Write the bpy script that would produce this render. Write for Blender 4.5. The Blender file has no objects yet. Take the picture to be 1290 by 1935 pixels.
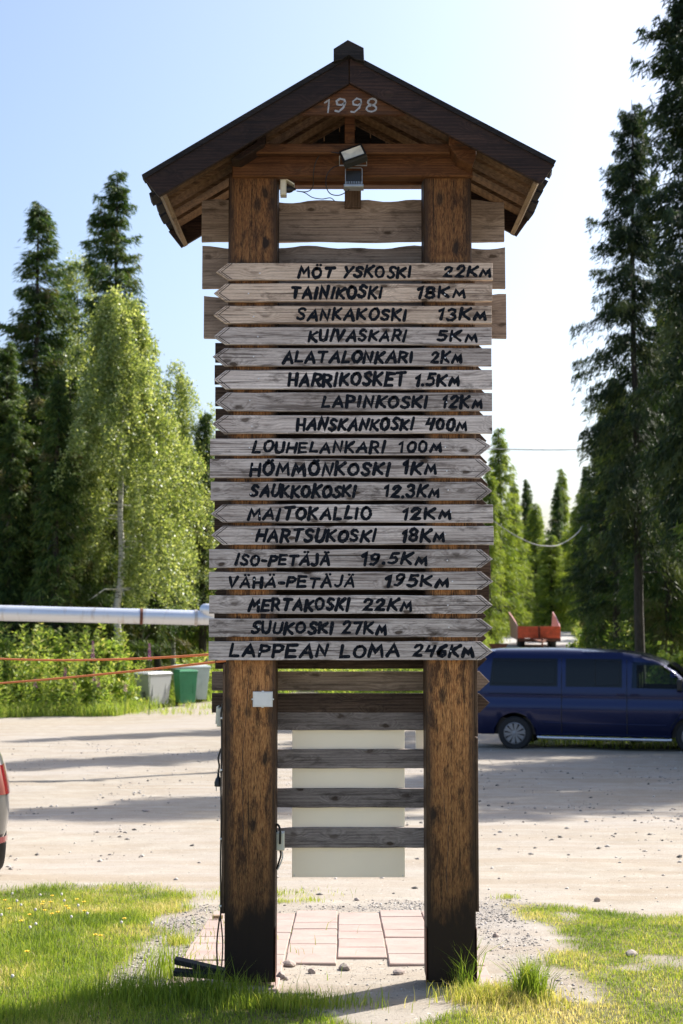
import bpy, bmesh, math, random
import numpy as np
from mathutils import Vector
R = math.radians
random.seed(7); rng = np.random.default_rng(7)
S = bpy.context.scene
COL = S.collection

# ------------------------------------------------------------------ camera, light
F = 2688.0; W0, H0 = 1290, 1935; HZ = 1155.0; CH = 1.6
PITCH = math.atan((HZ - H0/2)/F)
cam = bpy.data.objects.new('camera', bpy.data.cameras.new('camera')); COL.objects.link(cam)
cam.location = (0, 0, CH); cam.rotation_euler = (math.pi/2 + PITCH, 0, 0)
cam.data.sensor_fit = 'VERTICAL'; cam.data.sensor_height = 36; cam.data.lens = F/H0*36
cam.data.clip_end = 2000; cam.data.clip_start = .05
cam.data.dof.use_dof = True; cam.data.dof.focus_distance = 6.25; cam.data.dof.aperture_fstop = 5.6
S.camera = cam
SUN_EL, SUN_AZ = R(42), R(52)          # azimuth from +Y towards +X
w = bpy.data.worlds.new('World'); S.world = w; w.use_nodes = True
nt = w.node_tree; bg = nt.nodes['Background']
sky = nt.nodes.new('ShaderNodeTexSky'); sky.sky_type = 'NISHITA'; sky.sun_disc = False
sky.sun_elevation = SUN_EL; sky.sun_rotation = SUN_AZ; sky.air_density = 1.0; sky.dust_density = 3.6; sky.ozone_density = 3.3
nt.links.new(sky.outputs[0], bg.inputs[0]); bg.inputs[1].default_value = .13
sun = bpy.data.objects.new('sun', bpy.data.lights.new('sun', 'SUN')); COL.objects.link(sun)
sun.data.energy = 5.0; sun.data.angle = R(.53); sun.data.color = (1, .955, .88)
sdir = Vector((math.cos(SUN_EL)*math.sin(SUN_AZ), math.cos(SUN_EL)*math.cos(SUN_AZ), math.sin(SUN_EL)))
sun.rotation_euler = (-sdir).to_track_quat('-Z', 'Y').to_euler()
S.view_settings.view_transform = 'Standard'; S.view_settings.look = 'None'
S.view_settings.exposure = 0.86; S.view_settings.gamma = 1
S.render.engine = 'CYCLES'
S.cycles.max_bounces = 8; S.cycles.transparent_max_bounces = 8

# ------------------------------------------------------------------ helpers
def PX(px, py, Y):
    """point of the photograph at distance Y -> x, z"""
    u = (px - W0/2)/F; v = -(py - H0/2)/F
    dy = math.cos(PITCH) - v*math.sin(PITCH); dz = math.sin(PITCH) + v*math.cos(PITCH)
    t = Y/dy
    return u*t, CH + dz*t

_ty = np.arange(-60, 400, .25)
_tz = np.interp(_ty, [-60, 5.9, 6.6, 8.6, 12, 16, 20, 27.7, 38, 47, 60, 72, 90, 120, 400],
                [.1, 0, -.03, -.175, -.42, -.64, -.85, -1.08, -1.3, -1.38, -.9, -.25, .3, .8, 3])
_k = np.exp(-np.linspace(-2, 2, 9)**2); _k /= _k.sum()
_tzs = np.convolve(np.pad(_tz, 4, mode='edge'), _k, 'valid')
def vnoise(x, y, s, seed=0):
    x = np.asarray(x, float)*s; y = np.asarray(y, float)*s
    xi = np.floor(x); yi = np.floor(y); xf = x - xi; yf = y - yi
    def h(a, b):
        v = np.sin(a*127.1 + b*311.7 + seed*74.7)*43758.5453
        return v - np.floor(v)
    u = xf*xf*(3-2*xf); v = yf*yf*(3-2*yf)
    return (h(xi, yi)*(1-u) + h(xi+1, yi)*u)*(1-v) + (h(xi, yi+1)*(1-u) + h(xi+1, yi+1)*u)*v
def terr(x, y):
    x = np.asarray(x, float); y = np.asarray(y, float)
    z = np.interp(y, _ty, _tzs)
    z = z + (vnoise(x, y, .5, 3)-.5)*.05*np.clip((y-9)/6, 0, 1) + (vnoise(x, y, 2.1, 5)-.5)*.018*np.clip((y-5.5)/2+.4, .3, 1)
    return z
def T(x, y): return float(terr(x, y))

def link(o, parent=None):
    COL.objects.link(o)
    if parent is not None: o.parent = parent
    return o
def tag(o, label=None, cat=None, group=None, kind=None):
    if label: o['label'] = label
    if cat: o['category'] = cat
    if group: o['group'] = group
    if kind: o['kind'] = kind
    return o
def thing(name, label, cat, loc=(0, 0, 0), rz=0, group=None):
    o = bpy.data.objects.new(name, None); o.empty_display_size = .1
    o.location = loc; o.rotation_euler = (0, 0, rz); link(o)
    return tag(o, label, cat, group)
def copy_thing(o, label=None, group=None):
    c = o.copy(); link(c)
    if label: c['label'] = label
    if group: c['group'] = group
    for ch in o.children:
        d = ch.copy(); link(d); d.parent = c
        for g in ch.children:
            e = g.copy(); link(e); e.parent = d
    return c

def npmesh(name, V, Q=None, T3=None, mat=None, parent=None, smooth=False, attr=None, loc=None):
    V = np.asarray(V, np.float32).reshape(-1, 3)
    me = bpy.data.meshes.new(name)
    nq = 0 if Q is None else len(Q); n3 = 0 if T3 is None else len(T3)
    me.vertices.add(len(V)); me.vertices.foreach_set('co', V.ravel())
    idx = []; 
    if nq: idx.append(np.asarray(Q, np.int32).ravel())
    if n3: idx.append(np.asarray(T3, np.int32).ravel())
    idx = np.concatenate(idx)
    me.loops.add(len(idx)); me.loops.foreach_set('vertex_index', idx)
    me.polygons.add(nq+n3)
    ls = np.concatenate([np.arange(nq)*4, nq*4 + np.arange(n3)*3]).astype(np.int32)
    me.polygons.foreach_set('loop_start', ls)
    me.update(calc_edges=True)
    if smooth: me.polygons.foreach_set('use_smooth', np.ones(nq+n3, bool))
    if attr is not None:
        a = me.attributes.new('v', 'FLOAT_COLOR', 'POINT')
        c = np.ones((len(V), 4), np.float32); c[:, :attr.shape[1]] = attr
        a.data.foreach_set('color', c.ravel())
    if mat: me.materials.append(mat)
    o = bpy.data.objects.new(name, me)
    if loc is not None: o.location = loc
    return link(o, parent)

class MB:
    """collects polygons for one mesh object"""
    def __init__(s): s.v = []; s.f = []
    def add(s, vs, fs):
        n = len(s.v); s.v += [tuple(p) for p in vs]; s.f += [tuple(n+i for i in f) for f in fs]; return s
    def box(s, x0, x1, y0, y1, z0, z1, c=0.0):
        if x0 > x1: x0, x1 = x1, x0
        if z0 > z1: z0, z1 = z1, z0
        if c <= 0:
            vs = [(x, y, z) for x in (x0, x1) for y in (y0, y1) for z in (z0, z1)]
            return s.add(vs, [(0, 1, 3, 2), (4, 6, 7, 5), (0, 4, 5, 1), (2, 3, 7, 6), (0, 2, 6, 4), (1, 5, 7, 3)])
        return s.prism([(x0, z0), (x1, z0), (x1, z1), (x0, z1)], y0, y1, c)
    def prism(s, out, y0, y1, c=.0015):
        """polygon in x,z (counter-clockwise seen from -Y) extruded y0 (front) .. y1 with chamfer c"""
        A = sum(out[i][0]*out[(i+1) % len(out)][1] - out[(i+1) % len(out)][0]*out[i][1] for i in range(len(out)))
        if A < 0: out = out[::-1]
        n = len(out); ins = []
        for i in range(n):
            p0, p, p1 = Vector(out[i-1]), Vector(out[i]), Vector(out[(i+1) % n])
            d0 = (p-p0).normalized(); d1 = (p1-p).normalized()
            n0 = Vector((-d0.y, d0.x)); n1 = Vector((-d1.y, d1.x)); m = (n0+n1)
            m = m.normalized() if m.length > 1e-6 else n0
            k = c/max(.35, m.dot(n0)); ins.append(p + m*k)
        rings = [[(q.x, y0, q.y) for q in ins], [(p[0], y0+c, p[1]) for p in out],
                 [(p[0], y1-c, p[1]) for p in out], [(q.x, y1, q.y) for q in ins]]
        vs = sum(rings, []); fs = [tuple(range(n)), tuple(range(4*n-1, 3*n-1, -1))]
        for r in range(3):
            for i in range(n):
                j = (i+1) % n; fs.append((r*n+j, r*n+i, (r+1)*n+i, (r+1)*n+j))
        return s.add(vs, fs)
    def tube(s, pts, r, seg=8, caps=True):
        pts = [Vector(p) for p in pts]; rs = r if hasattr(r, '__len__') else [r]*len(pts)
        vs = []; up = None
        for i, p in enumerate(pts):
            d = (pts[min(i+1, len(pts)-1)] - pts[max(i-1, 0)]).normalized()
            if up is None: up = Vector((0, 0, 1)) if abs(d.z) < .9 else Vector((1, 0, 0))
            a = (up - d*up.dot(d)).normalized(); b = d.cross(a); up = a
            for k in range(seg):
                t = 2*math.pi*k/seg; vs.append(p + (a*math.cos(t) + b*math.sin(t))*rs[i])
        fs = []
        for i in range(len(pts)-1):
            for k in range(seg):
                k2 = (k+1) % seg; fs.append((i*seg+k, i*seg+k2, (i+1)*seg+k2, (i+1)*seg+k))
        if caps:
            fs.append(tuple(range(seg-1, -1, -1))); m = (len(pts)-1)*seg; fs.append(tuple(range(m, m+seg)))
        return s.add(vs, fs)
    def lathe(s, prof, seg, axis='Z', o=(0, 0, 0)):
        vs = []
        for r, h in prof:
            for k in range(seg):
                t = 2*math.pi*k/seg; a, b = r*math.cos(t), r*math.sin(t)
                p = {'Z': (a, b, h), 'Y': (a, h, b), 'X': (h, a, b)}[axis]
                vs.append((p[0]+o[0], p[1]+o[1], p[2]+o[2]))
        fs = []
        for i in range(len(prof)-1):
            for k in range(seg):
                k2 = (k+1) % seg; fs.append((i*seg+k, i*seg+k2, (i+1)*seg+k2, (i+1)*seg+k))
        fs.append(tuple(range(seg))); m = (len(prof)-1)*seg; fs.append(tuple(range(m, m+seg)))
        return s.add(vs, fs)
    def obj(s, name, mat, parent=None, smooth=False, loc=None, recalc=True, bevel=0):
        me = bpy.data.meshes.new(name); me.from_pydata(s.v, [], s.f)
        if recalc:
            bm = bmesh.new(); bm.from_mesh(me); bmesh.ops.recalc_face_normals(bm, faces=bm.faces); bm.to_mesh(me); bm.free()
        if smooth:
            me.polygons.foreach_set('use_smooth', np.ones(len(me.polygons), bool))
            try: me.set_sharp_from_angle(angle=R(38))
            except Exception: pass
        me.materials.append(mat); me.update()
        o = bpy.data.objects.new(name, me)
        if loc is not None: o.location = loc
        if bevel:
            m = o.modifiers.new('b', 'BEVEL'); m.width = bevel; m.segments = 2; m.limit_method = 'ANGLE'
        return link(o, parent)

# ------------------------------------------------------------------ materials
class NT:
    def __init__(s, name):
        s.m = bpy.data.materials.new(name); s.m.use_nodes = True; s.t = s.m.node_tree
        s.b = s.t.nodes['Principled BSDF']; s.out = s.t.nodes['Material Output']
    def n(s, typ, **kw):
        n = s.t.nodes.new('ShaderNode'+typ)
        for k, v in kw.items():
            if k.startswith('i_'): n.inputs[int(k[2:]) if k[2:].isdigit() else k[2:]].default_value = v
            else: setattr(n, k, v)
        return n
    def l(s, a, b): s.t.links.new(a, b)
    def coord(s, scale=(1, 1, 1), rnd=0.0, kind='Object'):
        tc = s.n('TexCoord'); v = tc.outputs[kind]
        if rnd:
            oi = s.n('ObjectInfo'); mu = s.n('Math', operation='MULTIPLY'); s.l(oi.outputs['Random'], mu.inputs[0]); mu.inputs[1].default_value = rnd
            ad = s.n('VectorMath', operation='ADD'); cx = s.n('CombineXYZ')
            for i in range(3): s.l(mu.outputs[0], cx.inputs[i])
            s.l(v, ad.inputs[0]); s.l(cx.outputs[0], ad.inputs[1]); v = ad.outputs[0]
        mp = s.n('Mapping'); mp.inputs['Scale'].default_value = scale; s.l(v, mp.inputs[0])
        return mp.outputs[0]
    def noise(s, vec, scale, detail=4, rough=.55, dist=0, out=0):
        n = s.n('TexNoise'); n.inputs['Scale'].default_value = scale; n.inputs['Detail'].default_value = detail
        n.inputs['Roughness'].default_value = rough; n.inputs['Distortion'].default_value = dist; s.l(vec, n.inputs['Vector']); return n.outputs[out]
    def voro(s, vec, scale, feature='F1', out='Distance', rnd=1):
        n = s.n('TexVoronoi', feature=feature); n.inputs['Scale'].default_value = scale; n.inputs['Randomness'].default_value = rnd
        s.l(vec, n.inputs['Vector']); return n.outputs[out]
    def ramp(s, fac, stops):
        n = s.n('ValToRGB'); cr = n.color_ramp
        while len(cr.elements) > 1: cr.elements.remove(cr.elements[0])
        first = True
        for p, c in stops:
            if not hasattr(c, '__len__'): c = (c, c, c)
            if first: e = cr.elements[0]; e.position = p; first = False
            else: e = cr.elements.new(p)
            e.color = (*c[:3], 1)
        s.l(fac, n.inputs[0]); return n.outputs[0]
    def mix(s, fac, a, b, mode='MIX'):
        n = s.n('MixRGB', blend_type=mode)
        for i, v in ((0, fac), (1, a), (2, b)):
            if isinstance(v, (int, float)): n.inputs[i].default_value = v if i == 0 else (v, v, v, 1)
            elif isinstance(v, tuple): n.inputs[i].default_value = (*v[:3], 1)
            else: s.l(v, n.inputs[i])
        return n.outputs[0]
    def math(s, op, a, b=0.0):
        n = s.n('Math', operation=op)
        for i, v in ((0, a), (1, b)):
            if isinstance(v, (int, float)): n.inputs[i].default_value = v
            else: s.l(v, n.inputs[i])
        return n.outputs[0]
    def bump(s, h, strength=.3, dist=.01):
        n = s.n('Bump'); n.inputs['Strength'].default_value = strength; n.inputs['Distance'].default_value = dist
        s.l(h, n.inputs['Height']); s.l(n.outputs[0], s.b.inputs['Normal'])
    def set(s, col=None, rough=None, metal=None, spec=None, coat=None):
        b = s.b
        if col is not None:
            if isinstance(col, tuple): b.inputs['Base Color'].default_value = (*col[:3], 1)
            else: s.l(col, b.inputs['Base Color'])
        if rough is not None:
            if isinstance(rough, (int, float)): b.inputs['Roughness'].default_value = rough
            else: s.l(rough, b.inputs['Roughness'])
        if metal is not None: b.inputs['Metallic'].default_value = metal
        if spec is not None: b.inputs['Specular IOR Level'].default_value = spec
        if coat is not None: b.inputs['Coat Weight'].default_value = coat; b.inputs['Coat Roughness'].default_value = .06
        return s.m

def simple(name, col, rough=.5, metal=0, var=.15, scale=30, coat=None, bump=0):
    s = NT(name); v = s.coord(rnd=9); n = s.noise(v, scale, 5)
    c = s.mix(s.ramp(n, [(.3, 0.0), (.7, 1.0)]), tuple(x*(1-var) for x in col), tuple(min(1, x*(1+var)) for x in col))
    if bump: s.bump(n, bump, .003)
    return s.set(c, rough, metal, coat=coat)

def wood(name, lo, mid, hi, axis=0, dark=(.03, .018, .01), knots=.5, rough=.8, crack=.5, vary=.25, bump=.5, kn=(5.6, 11.5), blotch=.55):
    """weathered timber, grain along axis"""
    s = NT(name)
    def sc(along, across):
        v = [across]*3; v[axis] = along; return tuple(v)
    # knot field bends the rings
    kv = s.coord(sc(*kn), rnd=37); ks = s.n('SeparateXYZ'); s.l(kv, ks.inputs[0]); kc = s.n('CombineXYZ')
    s.l(ks.outputs[axis], kc.inputs[0]); s.l(ks.outputs[2 if axis != 2 else 0], kc.inputs[1])
    wv_ = s.n('VectorMath', operation='ADD'); s.l(kc.outputs[0], wv_.inputs[0]); wn = s.n('TexNoise'); wn.inputs['Scale'].default_value = 5; s.l(kv, wn.inputs['Vector'])
    wsc = s.n('VectorMath', operation='SCALE'); wsc.inputs['Scale'].default_value = .16; s.l(wn.outputs[1], wsc.inputs[0]); s.l(wsc.outputs[0], wv_.inputs[1])
    vn = s.n('TexVoronoi', feature='F1', voronoi_dimensions='2D'); vn.inputs['Scale'].default_value = 1; s.l(wv_.outputs[0], vn.inputs['Vector']); kd = vn.outputs['Distance']
    vc = s.n('SeparateColor'); s.l(vn.outputs['Color'], vc.inputs[0]); big_ = s.ramp(vc.outputs[0], [(.25, .0), (.5, .6), (.9, 1.0)])
    knot = s.mix(1.0, s.ramp(kd, [(0, 1.0), (.075, 1.0), (.10, .5), (.16, 0.0)]), big_, 'MULTIPLY')
    halo = s.mix(1.0, s.ramp(kd, [(0, 1.0), (.40, 0.0)]), big_, 'MULTIPLY')
    v1 = s.coord(sc(1.6, 26), rnd=37)
    addv = s.n('VectorMath', operation='ADD'); s.l(v1, addv.inputs[0])
    hv = s.math('MULTIPLY', halo, 1.6); cx = s.n('CombineXYZ')
    for i in range(3):
        if i != axis: s.l(hv, cx.inputs[i])
    s.l(cx.outputs[0], addv.inputs[1]); v1 = addv.outputs[0]
    big = s.noise(v1, .62, 5, .62, .9)
    rings = s.n('TexWave', wave_type='BANDS', bands_direction='Z' if axis != 2 else 'X')
    rings.inputs['Scale'].default_value = .9; rings.inputs['Distortion'].default_value = 7; rings.inputs['Detail'].default_value = 3
    rings.inputs['Detail Scale'].default_value = .7; s.l(v1, rings.inputs['Vector'])
    fib = s.noise(s.coord(sc(7, 330), rnd=37), 1, 4, .65)
    spk = s.noise(s.coord(sc(60, 260), rnd=37), 1, 3, .7)
    g = s.mix(.20, big, rings.outputs['Fac']); g = s.mix(.38, g, fib); g = s.mix(.22, g, spk)
    c = s.ramp(g, [(.30, lo), (.47, mid), (.66, hi)])
    pv = s.noise(s.coord(sc(3, 5), rnd=37), 1, 3); c = s.mix(s.ramp(pv, [(.35, .55), (.62, 0.0)]), c, s.mix(.6, c, lo))
    bl = s.noise(s.coord(sc(7, 24), rnd=29), 1, 6, .72, .4)
    c = s.mix(s.math('MULTIPLY', s.ramp(bl, [(.52, 0.0), (.66, 1.0)]), blotch), c, tuple(x*.45 for x in lo))
    bl2 = s.noise(s.coord(sc(2.2, 60), rnd=13), 1, 5, .7)
    c = s.mix(s.math('MULTIPLY', s.ramp(bl2, [(.54, 0.0), (.62, 1.0)]), blotch), c, tuple(x*.6 for x in lo))
    ck = s.noise(s.coord(sc(1.6, 95), rnd=21), 1, 3, .5, .3)
    ckm = s.ramp(ck, [(.30, 1.0), (.36, 0.0)])
    c = s.mix(s.math('MULTIPLY', ckm, crack), c, dark)
    c = s.mix(s.math('MULTIPLY', knot, knots), c, tuple(x*1.5 for x in dark))
    oi = s.n('ObjectInfo'); br = s.math('MULTIPLY_ADD', oi.outputs['Random'], vary*2)
    br.node.inputs[2].default_value = 1-vary
    c = s.mix(1.0, c, br, 'MULTIPLY')
    h = s.mix(.5, g, s.math('SUBTRACT', 1.0, ckm)); s.bump(h, bump, .0035)
    s.grain = g
    s.set(c, rough, spec=.25); s.col = c; s.knot = knot; s.bl = bl; s.ckm = ckm
    return s

M = {}
M['grey'] = wood('weathered_board', (.19, .15, .13), (.54, .475, .435), (.85, .78, .73), 0, knots=.9, crack=.85, vary=.17, blotch=.8).m
M['warm'] = wood('weathered_warm_board', (.22, .15, .11), (.56, .44, .345), (.82, .68, .55), 0, knots=.9, crack=.75, vary=.12, blotch=.75).m
M['plank'] = wood('old_brown_plank', (.14, .10, .075), (.31, .235, .18), (.48, .38, .30), 0, knots=.85, crack=.4, vary=.15).m
M['dplank'] = wood('dark_brown_plank', (.025, .016, .012), (.075, .05, .036), (.15, .105, .075), 0, knots=.6, crack=.4, vary=.25).m
M['rail'] = wood('ladder_rail_wood', (.11, .09, .08), (.28, .24, .22), (.46, .40, .37), 0, knots=.85, crack=.5, vary=.15).m
M['vgrey'] = wood('upright_board', (.05, .03, .02), (.12, .075, .045), (.20, .13, .085), 2, knots=.6, vary=.15).m
M['beam'] = wood('stained_beam', (.04, .015, .006), (.105, .042, .016), (.19, .085, .033), 0, knots=.7, crack=.35, vary=.15, rough=.6).m
M['barge'] = wood('dark_bargeboard', (.010, .006, .005), (.024, .013, .010), (.060, .032, .022), 0, knots=.4, crack=.3, vary=.2, rough=.6).m
M['slope'] = wood('roof_board', (.055, .03, .016), (.15, .085, .042), (.27, .16, .085), 0, knots=.6, crack=.3, vary=.2).m
M['tarred'] = wood('tarred_roof_board', (.006, .005, .005), (.016, .014, .014), (.04, .034, .032), 0, knots=.3, crack=.3, vary=.2, rough=.7).m
M['eave'] = wood('eave_board', (.13, .09, .055), (.26, .18, .11), (.38, .28, .18), 1, knots=.5, crack=.4).m
# post: orange stain, dark arrises, tar towards the foot
s = wood('stained_post', (.10, .036, .012), (.38, .15, .045), (.74, .35, .125), 2, knots=.9, crack=.75, vary=.06, rough=.62, kn=(3.6, 7.5), blotch=.8)
tc = s.n('TexCoord'); sx = s.n('SeparateXYZ'); s.l(tc.outputs['Object'], sx.inputs[0])
sp = s.noise(s.coord((260, 260, 30), rnd=5), 1, 3, .8)
c = s.mix(s.ramp(sp, [(.46, 0.0), (.60, .60)]), s.col, (.80, .42, .15)); c = s.mix(s.ramp(sp, [(.36, .7), (.45, 0.0)]), c, (.07, .028, .012))
c = s.mix(s.math('MULTIPLY', s.ramp(s.bl, [(.50, 0.0), (.64, 1.0)]), .75), c, (.055, .022, .010)); c = s.mix(s.math('MULTIPLY', s.knot, .95), c, (.016, .009, .006)); c = s.mix(s.math('MULTIPLY', s.ckm, .7), c, (.03, .014, .008))
ed = s.math('ABSOLUTE', sx.outputs[0]); wob = s.noise(s.coord((3, 3, 2.2), rnd=5), 1, 4); ed = s.math('ADD', ed, s.math('MULTIPLY', s.math('SUBTRACT', wob, .5), .04))
c = s.mix(s.ramp(ed, [(.066, 0.0), (.098, .85)]), c, (.05, .034, .024))
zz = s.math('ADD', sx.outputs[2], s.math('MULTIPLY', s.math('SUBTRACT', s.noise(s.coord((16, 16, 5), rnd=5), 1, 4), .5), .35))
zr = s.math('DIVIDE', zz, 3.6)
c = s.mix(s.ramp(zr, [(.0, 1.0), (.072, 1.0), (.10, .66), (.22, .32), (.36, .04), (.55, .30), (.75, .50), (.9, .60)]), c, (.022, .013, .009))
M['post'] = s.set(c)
M['paint'] = simple('blue_black_paint', (.007, .010, .016), .75, var=.3, scale=200)
M['paint'].node_tree.nodes['Principled BSDF'].inputs['Specular IOR Level'].default_value = .2
_s = NT('worn_paint'); _c = _s.coord((60, 60, 60), rnd=3); _n = _s.noise(_c, 2.2, 5, .75)
_s.set(_s.mix(_s.ramp(_n, [(.60, 0.0), (.68, .75)]), (.007, .010, .016), (.20, .165, .15)), .8, spec=.15); M['paint'] = _s.m
M['groove'] = simple('dark_groove', (.045, .035, .03), .9)
M['number'] = simple('weathered_grey_paint', (.33, .34, .35), .7, var=.45, scale=260)
M['screw'] = simple('zinc_screw', (.75, .76, .78), .3, .6)
M['wplastic'] = simple('white_plastic', (.88, .87, .82), .4, var=.05)
M['cplastic'] = simple('cream_plastic', (.74, .72, .58), .45, var=.06)
M['bplastic'] = simple('black_plastic', (.012, .012, .013), .4)
M['alu'] = simple('cast_aluminium', (.38, .40, .42), .4, .7)
M['reflector'] = simple('lamp_reflector', (.85, .80, .66), .35, .0)
M['wpanel'] = simple('white_panel_sheet', (.93, .88, .75), .45, var=.03, scale=4)
_m = M['wpanel'].node_tree; _p = _m.nodes['Principled BSDF']; _t = _m.nodes.new('ShaderNodeBsdfTranslucent'); _t.inputs[0].default_value = (.9, .88, .8, 1)
_x = _m.nodes.new('ShaderNodeMixShader'); _x.inputs[0].default_value = .22; _m.links.new(_p.outputs[0], _x.inputs[1]); _m.links.new(_t.outputs[0], _x.inputs[2]); _m.links.new(_x.outputs[0], _m.nodes['Material Output'].inputs[0])
M['zinc'] = simple('bent_sheet_metal', (.5, .47, .44), .5, .7)
M['rust'] = simple('rusty_iron', (.16, .06, .035), .8, .2, var=.4)
M['char'] = simple('charred_wood', (.013, .012, .012), .85, var=.5, bump=.5)
M['concrete'] = simple('pale_concrete', (.50, .47, .43), .9, var=.12, scale=90, bump=.3)
M['rope'] = simple('orange_rope', (.95, .24, .07), .6, var=.2, scale=300)
# pipe
s = NT('galvanised_pipe'); n = s.noise(s.coord((.6, 5, 5)), 2, 4); s.bump(n, .15, .01)
st = s.noise(s.coord((9, 3, 3)), 1, 5)
M['pipe'] = s.set(s.mix(s.ramp(st, [(.56, 0.0), (.75, .5)]), (.72, .74, .77), (.42, .33, .24)), s.ramp(n, [(.3, .34), (.7, .5)]), .6)
# stone
s = NT('field_stone'); v = s.coord(rnd=50); n = s.noise(v, 40, 6, .7); n2 = s.noise(v, 8, 3)
s.bump(n, .6, .005); M['stone'] = s.set(s.mix(n2, s.ramp(n, [(.3, (.12, .115, .11)), (.7, (.46, .42, .39))]), (.36, .27, .22)), .9)
s = NT('paver_concrete'); v = s.coord(rnd=31); n = s.noise(v, 55, 6, .7); n2 = s.noise(v, 7, 4)
c = s.ramp(n2, [(.3, (.34, .235, .20)), (.7, (.41, .31, .27))]); c = s.mix(s.ramp(n, [(.35, .5), (.5, 0.0)]), c, (.29, .20, .17))
dirt = s.noise(s.coord(kind='Object'), 5, 6, .65); c = s.mix(s.ramp(dirt, [(.46, 0.0), (.64, .6)]), c, (.36, .30, .25))
s.bump(n, .25, .003); M['paver'] = s.set(c, .88)
# gravel bits
def attrcol(name, stops, rough=.9, transl=0.0, tcol=None, spec=.3):
    s = NT(name); a = s.n('Attribute', attribute_name='v'); sp = s.n('SeparateColor'); s.l(a.outputs['Color'], sp.inputs[0])
    c = s.ramp(sp.outputs[0], stops); s.set(c, rough, spec=spec)
    if transl:
        tr = s.n('BsdfTranslucent'); tc_ = s.mix(1.0, c, tcol, 'MULTIPLY'); s.l(tc_, tr.inputs[0])
        mx = s.n('MixShader'); mx.inputs[0].default_value = transl
        s.l(s.b.outputs[0], mx.inputs[1]); s.l(tr.outputs[0], mx.inputs[2]); s.l(mx.outputs[0], s.out.inputs[0])
    return s.m
M['gravel'] = attrcol('gravel_stones', [(0, (.05, .048, .046)), (.2, (.20, .185, .17)), (.65, (.40, .36, .32)), (1, (.60, .56, .52))])
M['grass'] = attrcol('lawn_grass', [(0, (.09, .15, .018)), (.35, (.22, .30, .035)), (.65, (.36, .39, .065)), (.82, (.50, .44, .15)), (1, (.60, .50, .26))], .55, .42, (1.5, 1.5, .9))
M['weed'] = attrcol('verge_leaves', [(0, (.08, .15, .025)), (.5, (.23, .32, .06)), (.85, (.40, .45, .11)), (1, (.50, .46, .19))], .5, .42, (1.5, 1.5, .8))
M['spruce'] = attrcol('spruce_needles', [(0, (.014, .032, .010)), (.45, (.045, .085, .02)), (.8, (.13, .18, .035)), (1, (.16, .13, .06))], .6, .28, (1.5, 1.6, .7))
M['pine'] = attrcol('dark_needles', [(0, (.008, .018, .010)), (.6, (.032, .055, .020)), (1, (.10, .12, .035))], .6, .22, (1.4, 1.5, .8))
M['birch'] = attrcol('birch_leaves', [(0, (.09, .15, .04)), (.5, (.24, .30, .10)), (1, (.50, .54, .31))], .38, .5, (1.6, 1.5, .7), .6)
M['young'] = attrcol('young_needles_sunlit_tint', [(0, (.06, .11, .02)), (.5, (.19, .25, .045)), (1, (.36, .40, .09))], .6, .4, (1.5, 1.5, .7))  # lighter needle colour with the roadside spruces' sunlight painted in
M['twig'] = simple('dead_twigs', (.13, .105, .085), .9, var=.4)
s = NT('spruce_bark'); n = s.noise(s.coord((9, 9, 3), rnd=9), 2, 6, .7); s.bump(n, .8, .02); M['bark'] = s.set(s.ramp(n, [(.3, (.022, .018, .016)), (.7, (.085, .068, .058))]), .95)
s = NT('birch_bark'); n = s.noise(s.coord((3, 3, 16), rnd=9), 1.2, 5, .7); s.bump(n, .3, .01); M['bbark'] = s.set(s.ramp(n, [(.38, (.04, .035, .03)), (.46, (.55, .52, .48)), (.7, (.74, .71, .67))]), .8)
M['flower_y'] = simple('yellow_petals', (.85, .55, .02), .6); M['flower_p'] = simple('pink_petals', (.55, .12, .42), .6); M['flower_w'] = simple('white_clover', (.65, .6, .55), .7)
M['stem'] = simple('green_stem', (.10, .16, .04), .7)
M['polewood'] = simple('grey_pole_wood', (.36, .35, .33), .85, var=.25)
M['vanpaint'] = simple('blue_metallic_paint', (.0015, .009, .060), .24, .6, var=.03, coat=.4)
M['carpaint'] = simple('silver_grey_paint', (.15, .148, .145), .32, .6, var=.04, coat=1.0)
M['glass'] = NT('tinted_glass').set((.002, .004, .007), .04, 0, spec=.28)
s = NT('clear_glass'); s.set((.5, .6, .55), .02, 0, spec=.6); tr = s.n('BsdfTransparent'); tr.inputs[0].default_value = (.62, .72, .66, 1)
mx = s.n('MixShader'); mx.inputs[0].default_value = .82; s.b.inputs['Base Color'].default_value = (.03, .035, .04, 1); s.l(s.b.outputs[0], mx.inputs[1]); s.l(tr.outputs[0], mx.inputs[2]); s.l(mx.outputs[0], s.out.inputs[0]); M['cglass'] = s.m
M['tyre'] = simple('tyre_rubber', (.018, .018, .019), .8, var=.2)
M['rim'] = simple('wheel_cover', (.27, .275, .29), .4, .6)
M['chrome'] = simple('brushed_bar', (.75, .76, .78), .22, .9, var=.03)
M['redlens'] = NT('red_lens').set((.16, .006, .01), .12, 0, spec=.7, coat=1.0)
M['redpaint'] = simple('faded_red_paint', (.80, .12, .045), .55, var=.25, scale=6)
M['pinkpaint'] = simple('sun_bleached_red_paint', (.60, .30, .27), .6, var=.2, scale=5)
M['bgrey'] = simple('grey_bin_plastic', (.50, .51, .50), .5, var=.1, scale=5)
M['bgreen'] = simple('green_bin_plastic', (.045, .24, .11), .45, var=.1, scale=5)
M['bpale'] = simple('pale_bin_plastic', (.52, .58, .57), .5, var=.1, scale=5)

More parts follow.
